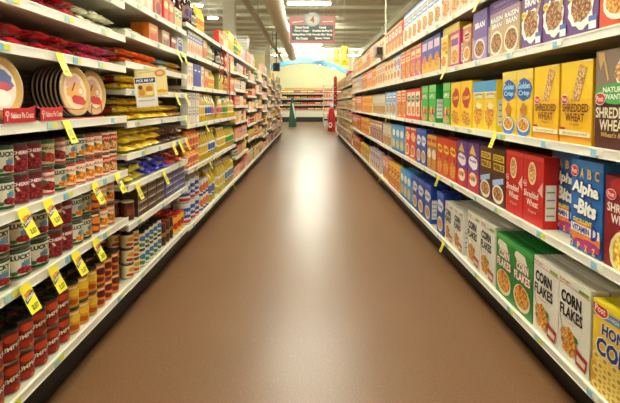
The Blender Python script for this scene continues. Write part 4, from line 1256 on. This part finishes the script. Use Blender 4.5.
TAGF, TAGP = tag_mesh(), tag_mesh(0.085, 0.05, 0.4, False)
TAGW = tag_mesh(0.075, 0.045, 0.35, False)
def price_tag(side, px, lip, me, where):
    Y = y_at(px, lip + 0.015, side)
    o = link('price_tag', me)
    o.location = ((XR - 0.004) if side == 'R' else (XL + 0.004), Y, lip + 0.033)
    o.rotation_euler = (0, 0, -math.pi / 2 if side == 'R' else math.pi / 2)
    tag(o, where, 'price tag', 'yellow sale tags hanging from the shelf rails')
for b, i, pxs in ((0, 4, [57]), (0, 3, [64]), (0, 2, [20, 45, 92, 115]), (0, 1, [22, 50, 73, 93]), (1, 7, [176, 182]), (1, 5, [174, 184]), (1, 4, [184]), (1, 3, [171, 178, 184.5]), (1, 2, [135, 162]), (2, 2, [204]), (2, 1, [208]), (3, 0, [232]), (3, 4, [224]), (4, 2, [243])):
    for n_, px in enumerate(pxs):
        fancy = b == 0 and i < 3
        price_tag('L', px, LIPS_L[b][i], TAGF if fancy else TAGP, '%s yellow tag, %s nearest on rail of %s' % ('large striped' if fancy else 'narrow', ordn(n_), WL(b, i)))
for k, px, nm in ((4, 480, 'top right-hand shelf, near end'), (3, 446, 'second-highest right-hand shelf above green cereal'), (2, 497, 'middle right-hand shelf near yellow boxes'), (1, 440, 'second-lowest right-hand shelf'), (0, 445, 'bottom right-hand shelf below small corn flakes'), (0, 381, 'bottom right-hand shelf farther down the aisle'), (2, 388, 'middle right-hand shelf farther along'), (3, 368, 'second-highest right-hand shelf far along the aisle')):
    price_tag('R', px, R_LIPS[k], TAGW, 'small yellow tag hanging from rail of ' + nm)

# ============================================================ PIE CRUSTS AND THEIR RACK
def pan_mesh(kind):
    mb = MB(); r = 0.1015
    foil = M('4c1c22', 0.35, 0.3); rim = M('c8bca8', 0.3, 0.6); tan = M('c89c50', 0.4)
    mb.lathe([(r * 0.72, 0), (r * 0.94, 0.024), (r * 0.95, 0.027)], foil, 36)
    mb.f.pop(-2); mb.fm.pop(-2); mb.sm.pop(-2)
    mb.lathe([(r * 0.93, 0.014), (r * 0.995, 0.014), (r, 0.026)], foil, 36)
    for _ in range(2): mb.f.pop(); mb.fm.pop(); mb.sm.pop()
    mb.lathe([(r, 0.026), (r, 0.029), (r * 0.95, 0.030)], rim, 36)
    for _ in range(2): mb.f.pop(); mb.fm.pop(); mb.sm.pop()
    mb.lathe([(r * 0.95, 0.030), (r * 0.74, 0.027), (r * 0.72, 0.0265)], tan, 36)
    for _ in range(2): mb.f.pop(); mb.fm.pop(); mb.sm.pop()
    a = Art(mb, lambda x, y, l: (x - r, y - r, 0.0262 + l), 2 * r, 2 * r)
    if kind == 0:
        a.ell(0.5, 0.5, 0.365, 0.365, M('e8dccc'), 28); a.blob(0.5, 0.6, 0.3, 0.18, M('586898'), 3); a.blob(0.5, 0.52, 0.26, 0.08, M('c84858'), 4); a.ell(0.5, 0.34, 0.24, 0.13, M('f4ece0'))
    else:
        a.ell(0.5, 0.5, 0.365, 0.365, M('ecd8b0'), 28); a.blob(0.46, 0.66, 0.24, 0.14, M('e0a8a0'), 3); a.blob(0.5, 0.48, 0.26, 0.16, M('e8a850'), 5); a.blob(0.58, 0.32, 0.22, 0.1, M('c82c28'), 4); a.ell(0.66, 0.5, 0.07, 0.06, M('e8e4e0'))
        a.poly([(0.36, 0.5), (0.4, 0.5), (0.52, 0.66), (0.49, 0.68)], M('682c20'))
    return mb.mesh('pie_crust')
PAN = [pan_mesh(0), pan_mesh(1)]
def pan_stack(px, n, kind, xin, words, step=0.019, nrm=(1, -0.12, 0.10), rr=0.1015):
    s = SL(0, 3)
    d = Vector(nrm).normalized()
    Y = y_at(px, s + rr, 'L')
    q = d.to_track_quat('Z', 'Y')
    if abs((q @ Vector((0, 1, 0))).z) < 0.9:
        q = q @ Matrix.Rotation(0, 3, 'Z').to_quaternion()
    # upright print: turn about the axis until the print's y axis points up
    best = max(range(72), key=lambda a: (q @ Matrix.Rotation(a * math.pi / 36, 3, 'Z').to_quaternion() @ Vector((0, 1, 0))).z)
    q = q @ Matrix.Rotation(best * math.pi / 36, 3, 'Z').to_quaternion()
    zc = s + 0.0125 + rr * math.sqrt(max(0, 1 - d.z ** 2))
    for i in range(n):
        o = link('pie_crust', PAN[kind])
        p = Vector((XL - xin, Y, zc)) - Vector((d.x, d.y, 0)) * (i * step + 0.03)
        o.location = p; o.rotation_mode = 'QUATERNION'; o.rotation_quaternion = q
        w_ = 'front pie crust pan, %s' % words if i == 0 else 'pie crust pan nested %s behind the front one, %s' % (ordn(i), words)
        tag(o, w_, 'pie crust', 'pie crust pans in the red wire rack')
pan_stack(6, 5, 0, 0.018, 'left stack at picture edge', rr=0.1015)
pan_stack(81, 7, 1, 0.018, 'middle stack of rack')
pan_stack(105, 3, 1, 0.05, 'right stack of rack')
redw = M('b81420', 0.35)
s = SL(0, 3)
r = empty('wire_rack', (XL - 0.008, y_at(70, s, 'L'), s + 0.001), math.pi / 2)
Y0 = r.location.y
ends = [y_at(p_, s, 'L') - Y0 for p_ in (-14, 38, 64, 94, 104)]
mb = MB()
mb.tube([(ends[0], 0.0, 0.006), (ends[-1], 0.0, 0.006)], 0.0022, redw)
mb.tube([(ends[0], 0.30, 0.006), (ends[-1], 0.30, 0.006)], 0.0022, redw)
for e in (ends[0], ends[-1]):
    mb.tube([(e, 0, 0.006), (e, 0.30, 0.006)], 0.0022, redw)
link('base_wire', mb.mesh('base_wire'), r)
for e0, e1 in zip(ends[:-1], ends[1:]):
    mb = MB(); n = 8
    mb.tube([(e0 + (e1 - e0) * k / n, 0.0, 0.055 - 0.014 * math.sin(math.pi * k / n)) for k in range(n + 1)], 0.002, redw)
    link('front_wire', mb.mesh('front_wire'), r)
for e in ends:
    mb = MB(); mb.tube([(e, 0, 0.006), (e, 0, 0.062)], 0.002, redw); link('post', mb.mesh('post'), r)
tag(r, 'red wire rack holding the round pie crust pans', 'rack')
def pie_card(pa, pb, words):
    ya, yb = y_at(pa, s, 'L'), y_at(pb, s, 'L'); w = yb - ya
    o = link('shelf_sign', None)
    mb = MB(); h = 0.046
    mb.box(-w / 2, w / 2, -0.001, 0.001, 0, h, M('c81820', 0.4))
    a = front_art(mb, w, h, -0.001); a.l = 2
    a.text('Nabisco Pie Crusts', 0.58, 0.5, 0.42, M('f4ece4'), 0.74, 0.01)
    a.ell(0.1, 0.62, 0.06, 0.2, M('f0c8c0')); a.ell(0.1, 0.6, 0.035, 0.12, M('c81820')); a.rect(0.08, 0.15, 0.11, 0.6, M('f0c8c0'))
    bpy.data.objects.remove(o)
    o = link('shelf_sign', mb.mesh('shelf_sign')); o.location = (XL + 0.0035, (ya + yb) / 2, s + 0.006); o.rotation_euler = (0, 0, math.pi / 2)
    tag(o, words, 'shelf sign')
pie_card(3, 34, 'wide red pie crust sign on the rail, nearer the camera')
pie_card(40, 62, 'red pie crust sign on the rail beside the hanging yellow tag')

# ============================================================ RECIPE CARDS ON A FLAG HOLDER
def flag(px0, px1, py0, py1, Y, art, words, yaw=0.0):
    x0, x1 = x_at(px0, Y, 1.2), x_at(px1, Y, 1.2); z1, z0 = h_at(py0, Y), h_at(py1, Y)
    w, h = x1 - x0, z1 - z0
    mb = MB(); mb.box(-w / 2, w / 2, 0, 0.002, 0, h, M('ece4c8', 0.5)); art(front_art(mb, w, h))
    o = link('recipe_card', mb.mesh('recipe_card')); o.location = ((x0 + x1) / 2, Y, z0); o.rotation_euler = (0, math.radians(-5), yaw)
    tag(o, words, 'card')
def art_card1(a):
    a.rect(0.03, 0.05, 0.97, 0.97, M('ece8e0')); a.rect(0.03, 0.8, 0.97, 0.97, M('243080')); a.text('PICK ME UP', 0.5, 0.885, 0.09, M('f4f0e8'), 0.8, 0.03)
    a.rect(0.12, 0.34, 0.88, 0.77, M('e8c068')); a.ell(0.32, 0.5, 0.14, 0.12, M('d89838')); a.ell(0.66, 0.6, 0.16, 0.1, M('c87828')); a.ell(0.26, 0.66, 0.1, 0.07, M('6c3c20')); a.ell(0.66, 0.45, 0.16, 0.07, M('f0e090'))
    a.rect(0.12, 0.2, 0.88, 0.24, M('b8b4b0'))
def art_card2(a):
    a.rect(0, 0, 1, 1, M('ecdc9c')); a.text('PIE MAKING', 0.4, 0.86, 0.05, M('c86850'), 0.5, 0.0, 0, 0.05); a.ell(0.8, 0.8, 0.17, 0.13, M('d88858')); a.ell(0.8, 0.8, 0.1, 0.07, M('e8c090')); a.blob(0.8, 0.16, 0.18, 0.06, M('e8a818'), 2)
flag(137, 158, 77, 107, 2.50, art_card1, 'white recipe card with dark blue header facing the camera', 0.12)
flag(137, 168, 68, 96, 2.545, art_card2, 'pale yellow recipe card behind the blue-headed card', 0.12)
mb = MB(); mb.box(XL - 0.01, x_at(150, 2.52, 1.25), 2.522, 2.526, LIPS_L[1][6] - 0.006, LIPS_L[1][6] + 0.0, M('c8ccc8', 0.2))
tag(link('card_holder', mb.mesh('card_holder')), 'clear plastic arm holding the recipe cards out from the shelf', 'card holder')

# ============================================================ CLIP STRIPS, DISPENSER, BASKET
mb = MB(); Yc = y_at(227, 1.5, 'L'); mb.box(XL + 0.006, XL + 0.009, Yc - 0.02, Yc + 0.02, 1.22, 1.72, M('c8a8a0', 0.3))
tag(link('clip_strip', mb.mesh('clip_strip')), 'hanging clip strip of red packets on the left shelves', 'clip strip')
pk = bag('', 0.075, 0.085, 0.014, ['c01c20', 'd84038', 'b01018', 'e8a090'], 4)
for k in range(7):
    o = link('snack_packet', pk.mesh); o.rotation_euler = (math.pi / 2, 0, math.pi / 2); o.location = (XL + 0.024, Yc, 1.62 - k * 0.072 - 0.03)
    tag(o, 'red packet hanging on the clip strip, %s from top' % ordn(k), 'packet', 'red packets on the clip strip')
for k, (px, z) in enumerate(((218.5, 1.66), (222, 1.64))):
    Yc2 = y_at(px, z, 'L'); mb = MB(); n = 14
    mb.tube([(XL + 0.02 + 0.012 * math.sin(i * 1.3), Yc2 + 0.05 * math.sin(i / n * math.pi * 2), z + 0.05 - i * 0.028) for i in range(n)], 0.005, M('b02028', 0.4), 6)
    tag(link('tinsel_garland', mb.mesh('tinsel_garland')), 'red cord dangling beside the clip strip, %s' % ('nearer' if k == 0 else 'farther'), 'cord')

t = empty('coupon_dispenser', (XR - 0.01, y_at(383, 1.75, 'R'), R_LIPS[4] + 0.04), -math.pi / 2)
mb = MB(); mb.prism([(-0.10, 0.0), (0.08, 0.0), (0.10, 0.03), (0.10, 0.11), (0.08, 0.13), (-0.07, 0.13), (-0.10, 0.10)], 'y', -0.10, 0.0, M('a8a098', 0.4)); link('body', mb.mesh('dispenser_body'), t)
mb = MB(); mb.box(0.101, 0.125, -0.085, -0.015, 0.02, 0.11, M('201c1c', 0.4)); link('slot', mb.mesh('slot'), t)
mb = MB(); mb.box(-0.08, 0.08, -0.103, -0.101, 0.08, 0.12, M('e0703c', 0.4)); link('front_label', mb.mesh('front_label'), t)
mb = MB(); mb.box(-0.02, 0.02, -0.02, 0.0, -0.04, 0.0, M('a8a098')); link('bracket', mb.mesh('bracket'), t)
tag(t, 'grey and orange coupon dispenser with black end on the top right rail', 'dispenser')

Yb = 7.0; x0 = x_at(240, Yb, 1.85)
wh = M('e8e8e0', 0.3)
t = empty('wire_basket', (-1.0, Yb, 1.927))
mb = MB(); w_, d_, h_ = 0.22, 0.30, 0.16
for z, g in ((0.0, 0.82), (0.08, 0.91), (0.16, 1.0)):
    mb.tube([(-w_ / 2 * g, -d_ / 2 * g, z), (w_ / 2 * g, -d_ / 2 * g, z), (w_ / 2 * g, d_ / 2 * g, z), (-w_ / 2 * g, d_ / 2 * g, z), (-w_ / 2 * g, -d_ / 2 * g, z)], 0.004, wh)
link('rim', mb.mesh('rim'), t)
mb = MB()
for k in range(9):
    f = -0.5 + k / 8
    for s_ in (-1, 1):
        mb.tube([(f * w_ * 0.82, s_ * d_ / 2 * 0.82, 0), (f * w_, s_ * d_ / 2, 0.16)], 0.0025, wh, 4)
        mb.tube([(s_ * w_ / 2 * 0.82, f * d_ * 0.82, 0), (s_ * w_ / 2, f * d_, 0.16)], 0.0025, wh, 4)
    mb.tube([(f * w_ * 0.82, -d_ / 2 * 0.82, 0), (f * w_ * 0.82, d_ / 2 * 0.82, 0)], 0.0025, wh, 4)
link('wire_sides', mb.mesh('wire_sides'), t)
tag(t, 'white wire basket on top of the left shelving', 'basket')

# ============================================================ HANGING AISLE SIGN
YS = 11.5
x0, x1 = x_at(289.5, YS, 2.9), x_at(335, YS, 2.9); z1, z0 = h_at(16, YS), h_at(43, YS)
w_, h_ = x1 - x0, z1 - z0
t = empty('aisle_sign', ((x0 + x1) / 2, YS, z0))
mb = MB(); mb.box(-w_ / 2, w_ / 2, 0, 0.03, 0, h_, M('b06860', 0.4)); a = front_art(mb, w_, h_)
a.poly([(0.06, 0.74), (0.3, 0.8), (0.3, 0.83), (0.06, 0.78)], M('ecdccc')); a.poly([(0.72, 0.77), (0.95, 0.79), (0.95, 0.82), (0.72, 0.8)], M('ecdccc'))
link('sign_board', mb.mesh('sign_board'), t)
mb = MB(); mb.box(-w_ * 0.455, w_ * 0.455, -0.006, -0.001, h_ * 0.1, h_ * 0.66, M('4c524c', 0.5))
a = Art(mb, lambda x, y, l: (x - w_ * 0.455, -0.006 - l * 2, h_ * 0.1 + y), w_ * 0.91, h_ * 0.56)
cw = M('f4f4ee')
for k, (lt, rt) in enumerate((('Dinner Foods', 'Cereal'), ('Flour / Sugar', 'Breakfast Bar/Pop-Ta'), ('Baking Mixes / Oils', 'Pancake Mix / Syrup'), ('Pie Crusts', 'Spices / Nuts'))):
    y_ = 0.86 - k * 0.245
    a.text(lt, 0.25, y_, 0.17, cw, min(0.46, 0.028 * len(lt)), 0.05); a.text(rt, 0.745, y_, 0.17, cw, min(0.48, 0.028 * len(rt)), 0.05)
link('text_panel', mb.mesh('text_panel'), t)
mb = MB(); R_ = 0.2
n = 32; zc = h_ * 0.87
mb.prism([(R_ * math.cos(2 * math.pi * k / n), zc + R_ * 0.88 * math.sin(2 * math.pi * k / n)) for k in range(n)], 'y', -0.02, 0.04, M('7c8c90', 0.4))
a = Art(mb, lambda x, y, l: (x - R_, -0.02 - l * 2, zc - R_ + y), 2 * R_, 2 * R_)
a.ell(0.5, 0.5, 0.44, 0.39, M('b8b8a8'), 28); a.ell(0.5, 0.5, 0.4, 0.33, M('a8b4b4'), 28); a.ell(0.5, 0.48, 0.33, 0.27, M('c8c4b0'), 28); a.text('4', 0.5, 0.48, 0.42, M('903020'), 0.26, 0.03); a.text('AISLE', 0.5, 0.83, 0.07, M('e8e8e0'), 0.3, 0.03)
link('number_disc', mb.mesh('number_disc'), t)
for s_ in (-1, 1):
    mb = MB(); mb.box(s_ * w_ * 0.3 - 0.004, s_ * w_ * 0.3 + 0.004, 0.01, 0.018, h_, CEIL - z0, M('8c8c80')); link('hanger', mb.mesh('hanger'), t)
tag(t, 'hanging aisle sign with number 4 in a disc over a red-edged board', 'sign')

# ============================================================ YELLOW BAGS HANGING OVER THE AISLE
def hangbag(px0, px1, py0, py1, Y, words):
    w = x_at(px1, Y, 2.2) - x_at(px0, Y, 2.2); z1, z0 = h_at(py0, Y), h_at(py1, Y); h = z1 - z0
    b = bag('', w, h, w * 0.45, ['f8dc28', 'fcec70', 'e8b820', 'b07820'], 6)
    t = empty('chip_bag', ((x_at(px0, Y, 2.2) + x_at(px1, Y, 2.2)) / 2, Y, z0))
    o = link('bag_body', b.mesh, t); o.rotation_euler = (math.pi / 2, 0, 0); o.location = (0, 0, 0)
    mb = MB(); mb.box(-0.002, 0.002, -0.01, -0.006, h, CEIL - z0, M('a8a490')); link('cord', mb.mesh('hang_cord'), t)
    tag(t, words, 'bag')
hangbag(334, 339.5, 49.5, 62, 10.4, 'smaller yellow foil bag hanging from the ceiling, left of the pair')
hangbag(340.5, 348, 46, 65.5, 9.6, 'larger yellow foil bag hanging from the ceiling over the right shelves')

# white conduit rod from the ceiling over the right shelves
Yq = 8.0; xq = x_at(386, Yq, 3.0)
mb = MB(); mb.tube([(xq, Yq, h_at(33, Yq)), (xq, Yq, CEIL)], 0.012, M('e0dcc8', 0.4), 8); mb.box(xq - 0.03, xq + 0.03, Yq - 0.03, Yq + 0.03, h_at(33, Yq) - 0.03, h_at(33, Yq), M('e0dcc8'))
tag(link('conduit', mb.mesh('conduit')), 'thin white conduit rod hanging from the ceiling over the right shelves', 'conduit')

# black monitor over the far left shelves
Ym = 19.0; xm = x_at(277, Ym, 2.6); z0, z1 = h_at(71, Ym), h_at(63, Ym)
t = empty('monitor', (xm, Ym, z0), 0.5)
mb = MB(); mb.box(-0.12, 0.12, 0, 0.14, 0, z1 - z0, M('181818', 0.4)); link('case', mb.mesh('monitor_case'), t)
mb = MB(); mb.box(-0.10, 0.10, -0.003, -0.001, 0.02, z1 - z0 - 0.02, M('2c3034', 0.1)); link('screen', mb.mesh('screen'), t)
mb = MB(); mb.box(-0.015, 0.015, 0.05, 0.08, z1 - z0, CEIL - z0, M('302c28')); link('pole', mb.mesh('pole'), t)
tag(t, 'small black monitor hanging on a pole above the far left shelves', 'monitor')

# ============================================================ THE FAR END
# red promotional chute hooked on the front of the right shelving
Ye = 15.5
xa, xb = x_at(333.8, Ye, 1.5), XR - 0.006
z0, z1 = h_at(105, Ye), h_at(77, Ye)
t = empty('snack_display', ((xa + xb) / 2, Ye, z0))
w_ = xb - xa
mb = MB(); mb.box(-w_ / 2, w_ / 2, 0.1, 0.11, 0, z1 - z0, M('b02018', 0.5)); mb.box(-w_ / 2, w_ / 2, 0.0, 0.1, 0, 0.02, M('b02018'))
link('back_board', mb.mesh('back_board'), t)
hb = MB(); hb.prism([(-w_ / 2, 0), (w_ / 2, 0), (w_ / 2, 0.12), (0, 0.2), (-w_ / 2, 0.12)], 'y', 0.02, 0.1, M('c01c18')); o = link('header', hb.mesh('display_header'), t); o.location = (0, 0, z1 - z0 - 0.15)
tag(t, 'narrow red display hooked on the front of the far right shelving', 'display')
rb_ = bag('', 0.11, 0.14, 0.05, ['c81c18', 'd83828', 'b01010', 'e8d0c0'], 9)
for k in range(5):
    o = link('red_snack_bag', rb_.mesh); o.rotation_euler = (math.pi / 2, 0, 0); o.location = ((xa + xb) / 2, Ye + 0.09, z1 - 0.31 - k * 0.138)
    tag(o, 'red snack bag on the far red display, %s from the top' % ordn(k), 'bag', 'red snack bags on the red display')
Y8 = RB[8] + 0.3
mb = MB(); xs0 = x_at(342, Y8, 1.8)
mb.prism([(0.0, 0), (0.30, 0), (0.30, 0.10), (0.2, 0.15), (0.08, 0.16), (0.0, 0.08)], 'y', 0, 0.03, M('c82c20', 0.4))
o = link('topper_sign', mb.mesh('topper_sign')); o.location = (1.0, 12.6, 1.83); tag(o, 'small red rounded sign standing on top of the far right shelves', 'sign')

Yr = y_for(131, 0); xr = x_at(331.5, Yr, 0.5)
t = empty('barrel_display', (xr, Yr, 0))
mb = MB(); hh = h_at(107, Yr)
mb.lathe([(0.15, 0), (0.155, 0.05), (0.15, hh * 0.6), (0.12, hh * 0.8), (0.11, hh * 0.9), (0.06, hh * 0.99), (0.0001, hh)], M('c81818', 0.35), 24); link('barrel', mb.mesh('barrel'), t)
mb = MB(); a = cyl_art(mb, 0.157, 0.12, 0.26, 0.24); a.ell(0.5, 0.5, 0.42, 0.42, M('ece8e4')); a.ell(0.5, 0.5, 0.2, 0.2, M('c02020')); o = link('round_badge', mb.mesh('round_badge'), t); o.location = (0, -0.157, 0)
mb = MB(); mb.lathe([(0.06, 0), (0.065, 0.14), (0.0001, 0.15)], M('b8c0d0', 0.3), 16); o = link('cap', mb.mesh('barrel_cap'), t); o.location = (0, 0, hh + 0.001)
tag(t, 'red barrel shaped floor display with white badge at the aisle end', 'display')

Yw = y_for(128, 0); xa, xb = x_at(323.5, Yw, 1), x_at(333, Yw, 1)
t = empty('spinner_rack', ((xa + xb) / 2, Yw, 0)); w_ = xb - xa
top = h_at(85, Yw)
for s_ in (-1, 1):
    for d_ in (0, 0.3):
        mb = MB(); mb.box(s_ * w_ / 2 - 0.015, s_ * w_ / 2 + 0.015, d_, d_ + 0.03, 0, top, M('b0b4b8', 0.4)); link('post', mb.mesh('rack_post'), t)
RZ = [0.12, 0.42, 0.72, 1.02, 1.34, 1.66]
for z in RZ + [top - 0.04]:
    mb = MB(); mb.box(-w_ / 2 + 0.016, w_ / 2 - 0.016, 0.0, 0.32, z, z + 0.02, M('c8ccd0', 0.4)); link('shelf', mb.mesh('rack_shelf'), t)
tag(t, 'tall narrow grey metal rack stocked with small boxes beside the red barrel', 'rack')
for j, z in enumerate(RZ[:-1]):
    for k in range(3):
        c = rp.choice(['mix0', 'mix5', 'mix7', 'mix9', 'mix1', 'mix3'])
        o = link('small_carton', P[c].mesh); o.location = ((xa + xb) / 2 + (k - 1) * 0.13, Yw + 0.04, z + 0.021); o.scale = (0.95, 1, 1)
        tag(o, '%s on the narrow rack, %s shelf, %s from left' % (P[c].desc, ordn(j), ordn(k)), 'carton', 'cartons on the narrow grey rack')

Yg = y_for(127, 0); xg = x_at(292.3, Yg, 0.7)
t = empty('green_display', (xg, Yg, 0)); hh = h_at(98, Yg)
mb = MB(); g = M('0c4c2c', 0.45)
mb.grid([[(-0.18, 0, 0), (0.18, 0, 0), (0.18, 0.3, 0), (-0.18, 0.3, 0)], [(-0.16, 0.02, 0.35), (0.16, 0.02, 0.35), (0.16, 0.28, 0.35), (-0.16, 0.28, 0.35)], [(-0.09, 0.08, hh * 0.85), (0.09, 0.08, hh * 0.85), (0.09, 0.2, hh * 0.85), (-0.09, 0.2, hh * 0.85)], [(-0.05, 0.1, hh), (0.05, 0.1, hh), (0.05, 0.18, hh), (-0.05, 0.18, hh)]], g, closed=True, smooth=False)
mb.face([(-0.05, 0.1, hh), (0.05, 0.1, hh), (0.05, 0.18, hh), (-0.05, 0.18, hh)], g)
link('cone_body', mb.mesh('cone_body'), t)
mb = MB(); mb.face([(-0.02, 0.06, hh * 0.82), (0.05, 0.062, hh * 0.82), (0.175, 0.0, 0.4), (0.12, 0.0, 0.4)], M('d8e4d0')); link('pale_stripe', mb.mesh('pale_stripe'), t)
tag(t, 'dark green tapering floor display with a pale slanting stripe', 'display')

# produce cooler
Yp = y_for(121.8, 0)
hz = lambda py: h_at(py, Yp)
t = empty('produce_cooler', (0, Yp, 0))
HW = 3.6
mb = MB(); mb.box(-HW, HW, 0.0, 1.1, 0, hz(117.0), M('1c2020', 0.4)); link('base', mb.mesh('cooler_base'), t)
mb = MB(); mb.box(-HW, HW, -0.05, 1.1, hz(117.0), hz(111.5), M('e4e0cc', 0.3)); link('front_panel', mb.mesh('cooler_panel'), t)
mb = MB(); mb.box(-HW, HW, 1.0, 1.1, hz(111.5), hz(88), M('3c3028', 0.5)); link('back', mb.mesh('cooler_back'), t)
CS = [(111.2, 0.05), (105.5, 0.25), (99.5, 0.45), (94, 0.6)]
for py, dy in CS:
    mb = MB(); mb.box(-HW, HW, dy, 1.0, hz(py), hz(py) + 0.04, M('403834', 0.4)); mb.box(-HW, HW, dy - 0.012, dy, hz(py) - 0.02, hz(py) + 0.07, M('b8aca0', 0.3)); link('shelf', mb.mesh('cooler_shelf'), t)
mb = MB(); mb.box(-HW, HW, 0.6, 1.1, hz(88.3), hz(87.5), M('b88c58', 0.4)); mb.box(-HW, HW, 0.56, 0.6, hz(89.6), hz(87.5), M('c8a060', 0.4)); link('canopy', mb.mesh('canopy'), t)
for s_ in (-HW, HW - 0.05):
    mb = MB(); mb.box(s_, s_ + 0.05, 0.0, 1.1, 0, hz(87), M('c8c0ac', 0.4)); link('end_panel', mb.mesh('end_panel'), t)
glow = M_emit('cooler_tube', (1.0, 0.85, 0.62), 22)
mb = MB(); mb.box(-HW + 0.1, HW - 0.1, 0.62, 0.66, hz(88.5) - 0.03, hz(88.5) - 0.002, glow); link('lamp_tube', mb.mesh('lamp_tube'), t)
tag(t, 'long open produce cooler with lit canopy across the end of the aisle', 'cooler')
FC = [('orange', 'e88018'), ('red apple', 'c02c20'), ('yellow lemon', 'ecc828'), ('green pear', '7c9c34'), ('pale peach', 'e8a878'), ('dark plum', '48202c'), ('tomato', 'd84020'), ('grapefruit', 'ecb060')]
for j, (py, dy) in enumerate(CS):
    x = -1.75
    k = 0
    while x < 1.75:
        nm, c = FC[(k * 3 + j * 5) % 8]
        t = empty('produce_crate', (x + 0.2, Yp + dy + 0.02, hz(py) + 0.041))
        mb = MB(); W_ = 0.38
        mb.box(-W_ / 2, W_ / 2, 0, 0.3, 0, 0.012, M('6c5844')); mb.box(-W_ / 2, W_ / 2, 0, 0.012, 0.012, 0.08, M('80684c'))
        for s_ in (-W_ / 2, W_ / 2 - 0.012): mb.box(s_, s_ + 0.012, 0.012, 0.3, 0.012, 0.1, M('80684c'))
        link('crate', mb.mesh('crate'), t)
        mb = MB()
        for a_ in range(5):
            for b_ in range(3):
                for c_ in range(2):
                    R_ = 0.036; cx, cy, cz = -0.145 + a_ * 0.0725, 0.055 + b_ * 0.075, 0.05 + c_ * 0.05 + b_ * 0.012
                    mb.lathe([(0.0001, -R_), (R_ * 0.7, -R_ * 0.7), (R_, 0), (R_ * 0.7, R_ * 0.7), (0.0001, R_)], M(c, 0.35), 8, (cx, cy, cz))
        f = link('fruit', mb.mesh('fruit_' + nm.replace(' ', '_')), t); f['kind'] = 'stuff'
        tag(t, 'crate of %s fruit in the cooler, %s shelf up, %s from left' % (nm, ordn(j), ordn(k)), 'crate', 'produce crates in the cooler')
        x += 0.42; k += 1

# blue arched fascia above the produce department
Yf = Yp + 0.2
def arc(py0, x):            # rows of the arch measured on the photo
    return py0 + 0.0068 * (x - 304) ** 2
up_, lo_ = [], []
for k in range(25):
    px = 262 + k * 4.2
    up_.append((x_at(px, Yf, 3.3), h_at(arc(57.8, px), Yf))); lo_.append((x_at(px, Yf, 3.3), h_at(arc(63.0, px) - 0.001 * (px - 304) ** 2, Yf)))
mb = MB(); bl = M('5c9cc0', 0.5)
for k in range(24):
    q = [up_[k], up_[k + 1], lo_[k + 1], lo_[k]]
    mb.face([(x, Yf, z) for x, z in q][::-1], bl); mb.face([(x, Yf + 0.3, z) for x, z in q], bl)
    mb.face([(up_[k][0], Yf, up_[k][1]), (up_[k + 1][0], Yf, up_[k + 1][1]), (up_[k + 1][0], Yf + 0.3, up_[k + 1][1]), (up_[k][0], Yf + 0.3, up_[k][1])], bl)
    mb.face([(lo_[k][0], Yf, lo_[k][1]), (lo_[k + 1][0], Yf, lo_[k + 1][1]), (lo_[k + 1][0], Yf + 0.3, lo_[k + 1][1]), (lo_[k][0], Yf + 0.3, lo_[k][1])][::-1], bl)
t = link('arched_fascia', mb.mesh('arched_fascia'))
for k in (3, 12, 21):
    x, z = up_[k]; q = MB(); q.box(x - 0.01, x + 0.01, Yf + 0.14, Yf + 0.16, z - 0.02, CEIL, M('a8a890')); link('hanger', q.mesh('hanger'), t)
tag(t, 'pale blue arched fascia band over the produce department', 'fascia')
t = empty('air_vent', (x_at(319, Yf - 0.3, 3.9), Yf - 0.3, h_at(61, Yf - 0.3)))
mb = MB(); mb.box(-0.36, 0.36, 0, 0.06, 0, 0.3, M('98a098', 0.5)); link('frame', mb.mesh('vent_frame'), t)
for k in range(5):
    mb = MB(); mb.box(-0.32, 0.32, -0.012, -0.001, 0.03 + k * 0.05, 0.055 + k * 0.05, M('4c5450')); link('slat', mb.mesh('slat'), t)
mb = MB(); mb.box(-0.02, 0.02, 0.02, 0.05, 0.3, CEIL - t.location.z, M('a8a890')); link('hanger', mb.mesh('vent_hanger'), t)
tag(t, 'dark louvred air vent in front of the blue arch', 'vent')
filler = M_emit('filler_glow', (1.0, 0.97, 0.82), 24)
# cove lamps hidden behind the fascia, added to brighten the back wall
for k in range(5):
    j = 6 + k * 3
    strip_light(up_[j][0], Yf + 0.36, (up_[j][1] + lo_[j][1]) / 2 - 0.08, 0.7, mat=filler, label='cove strip light added behind the blue arch, %s from left' % ordn(k))
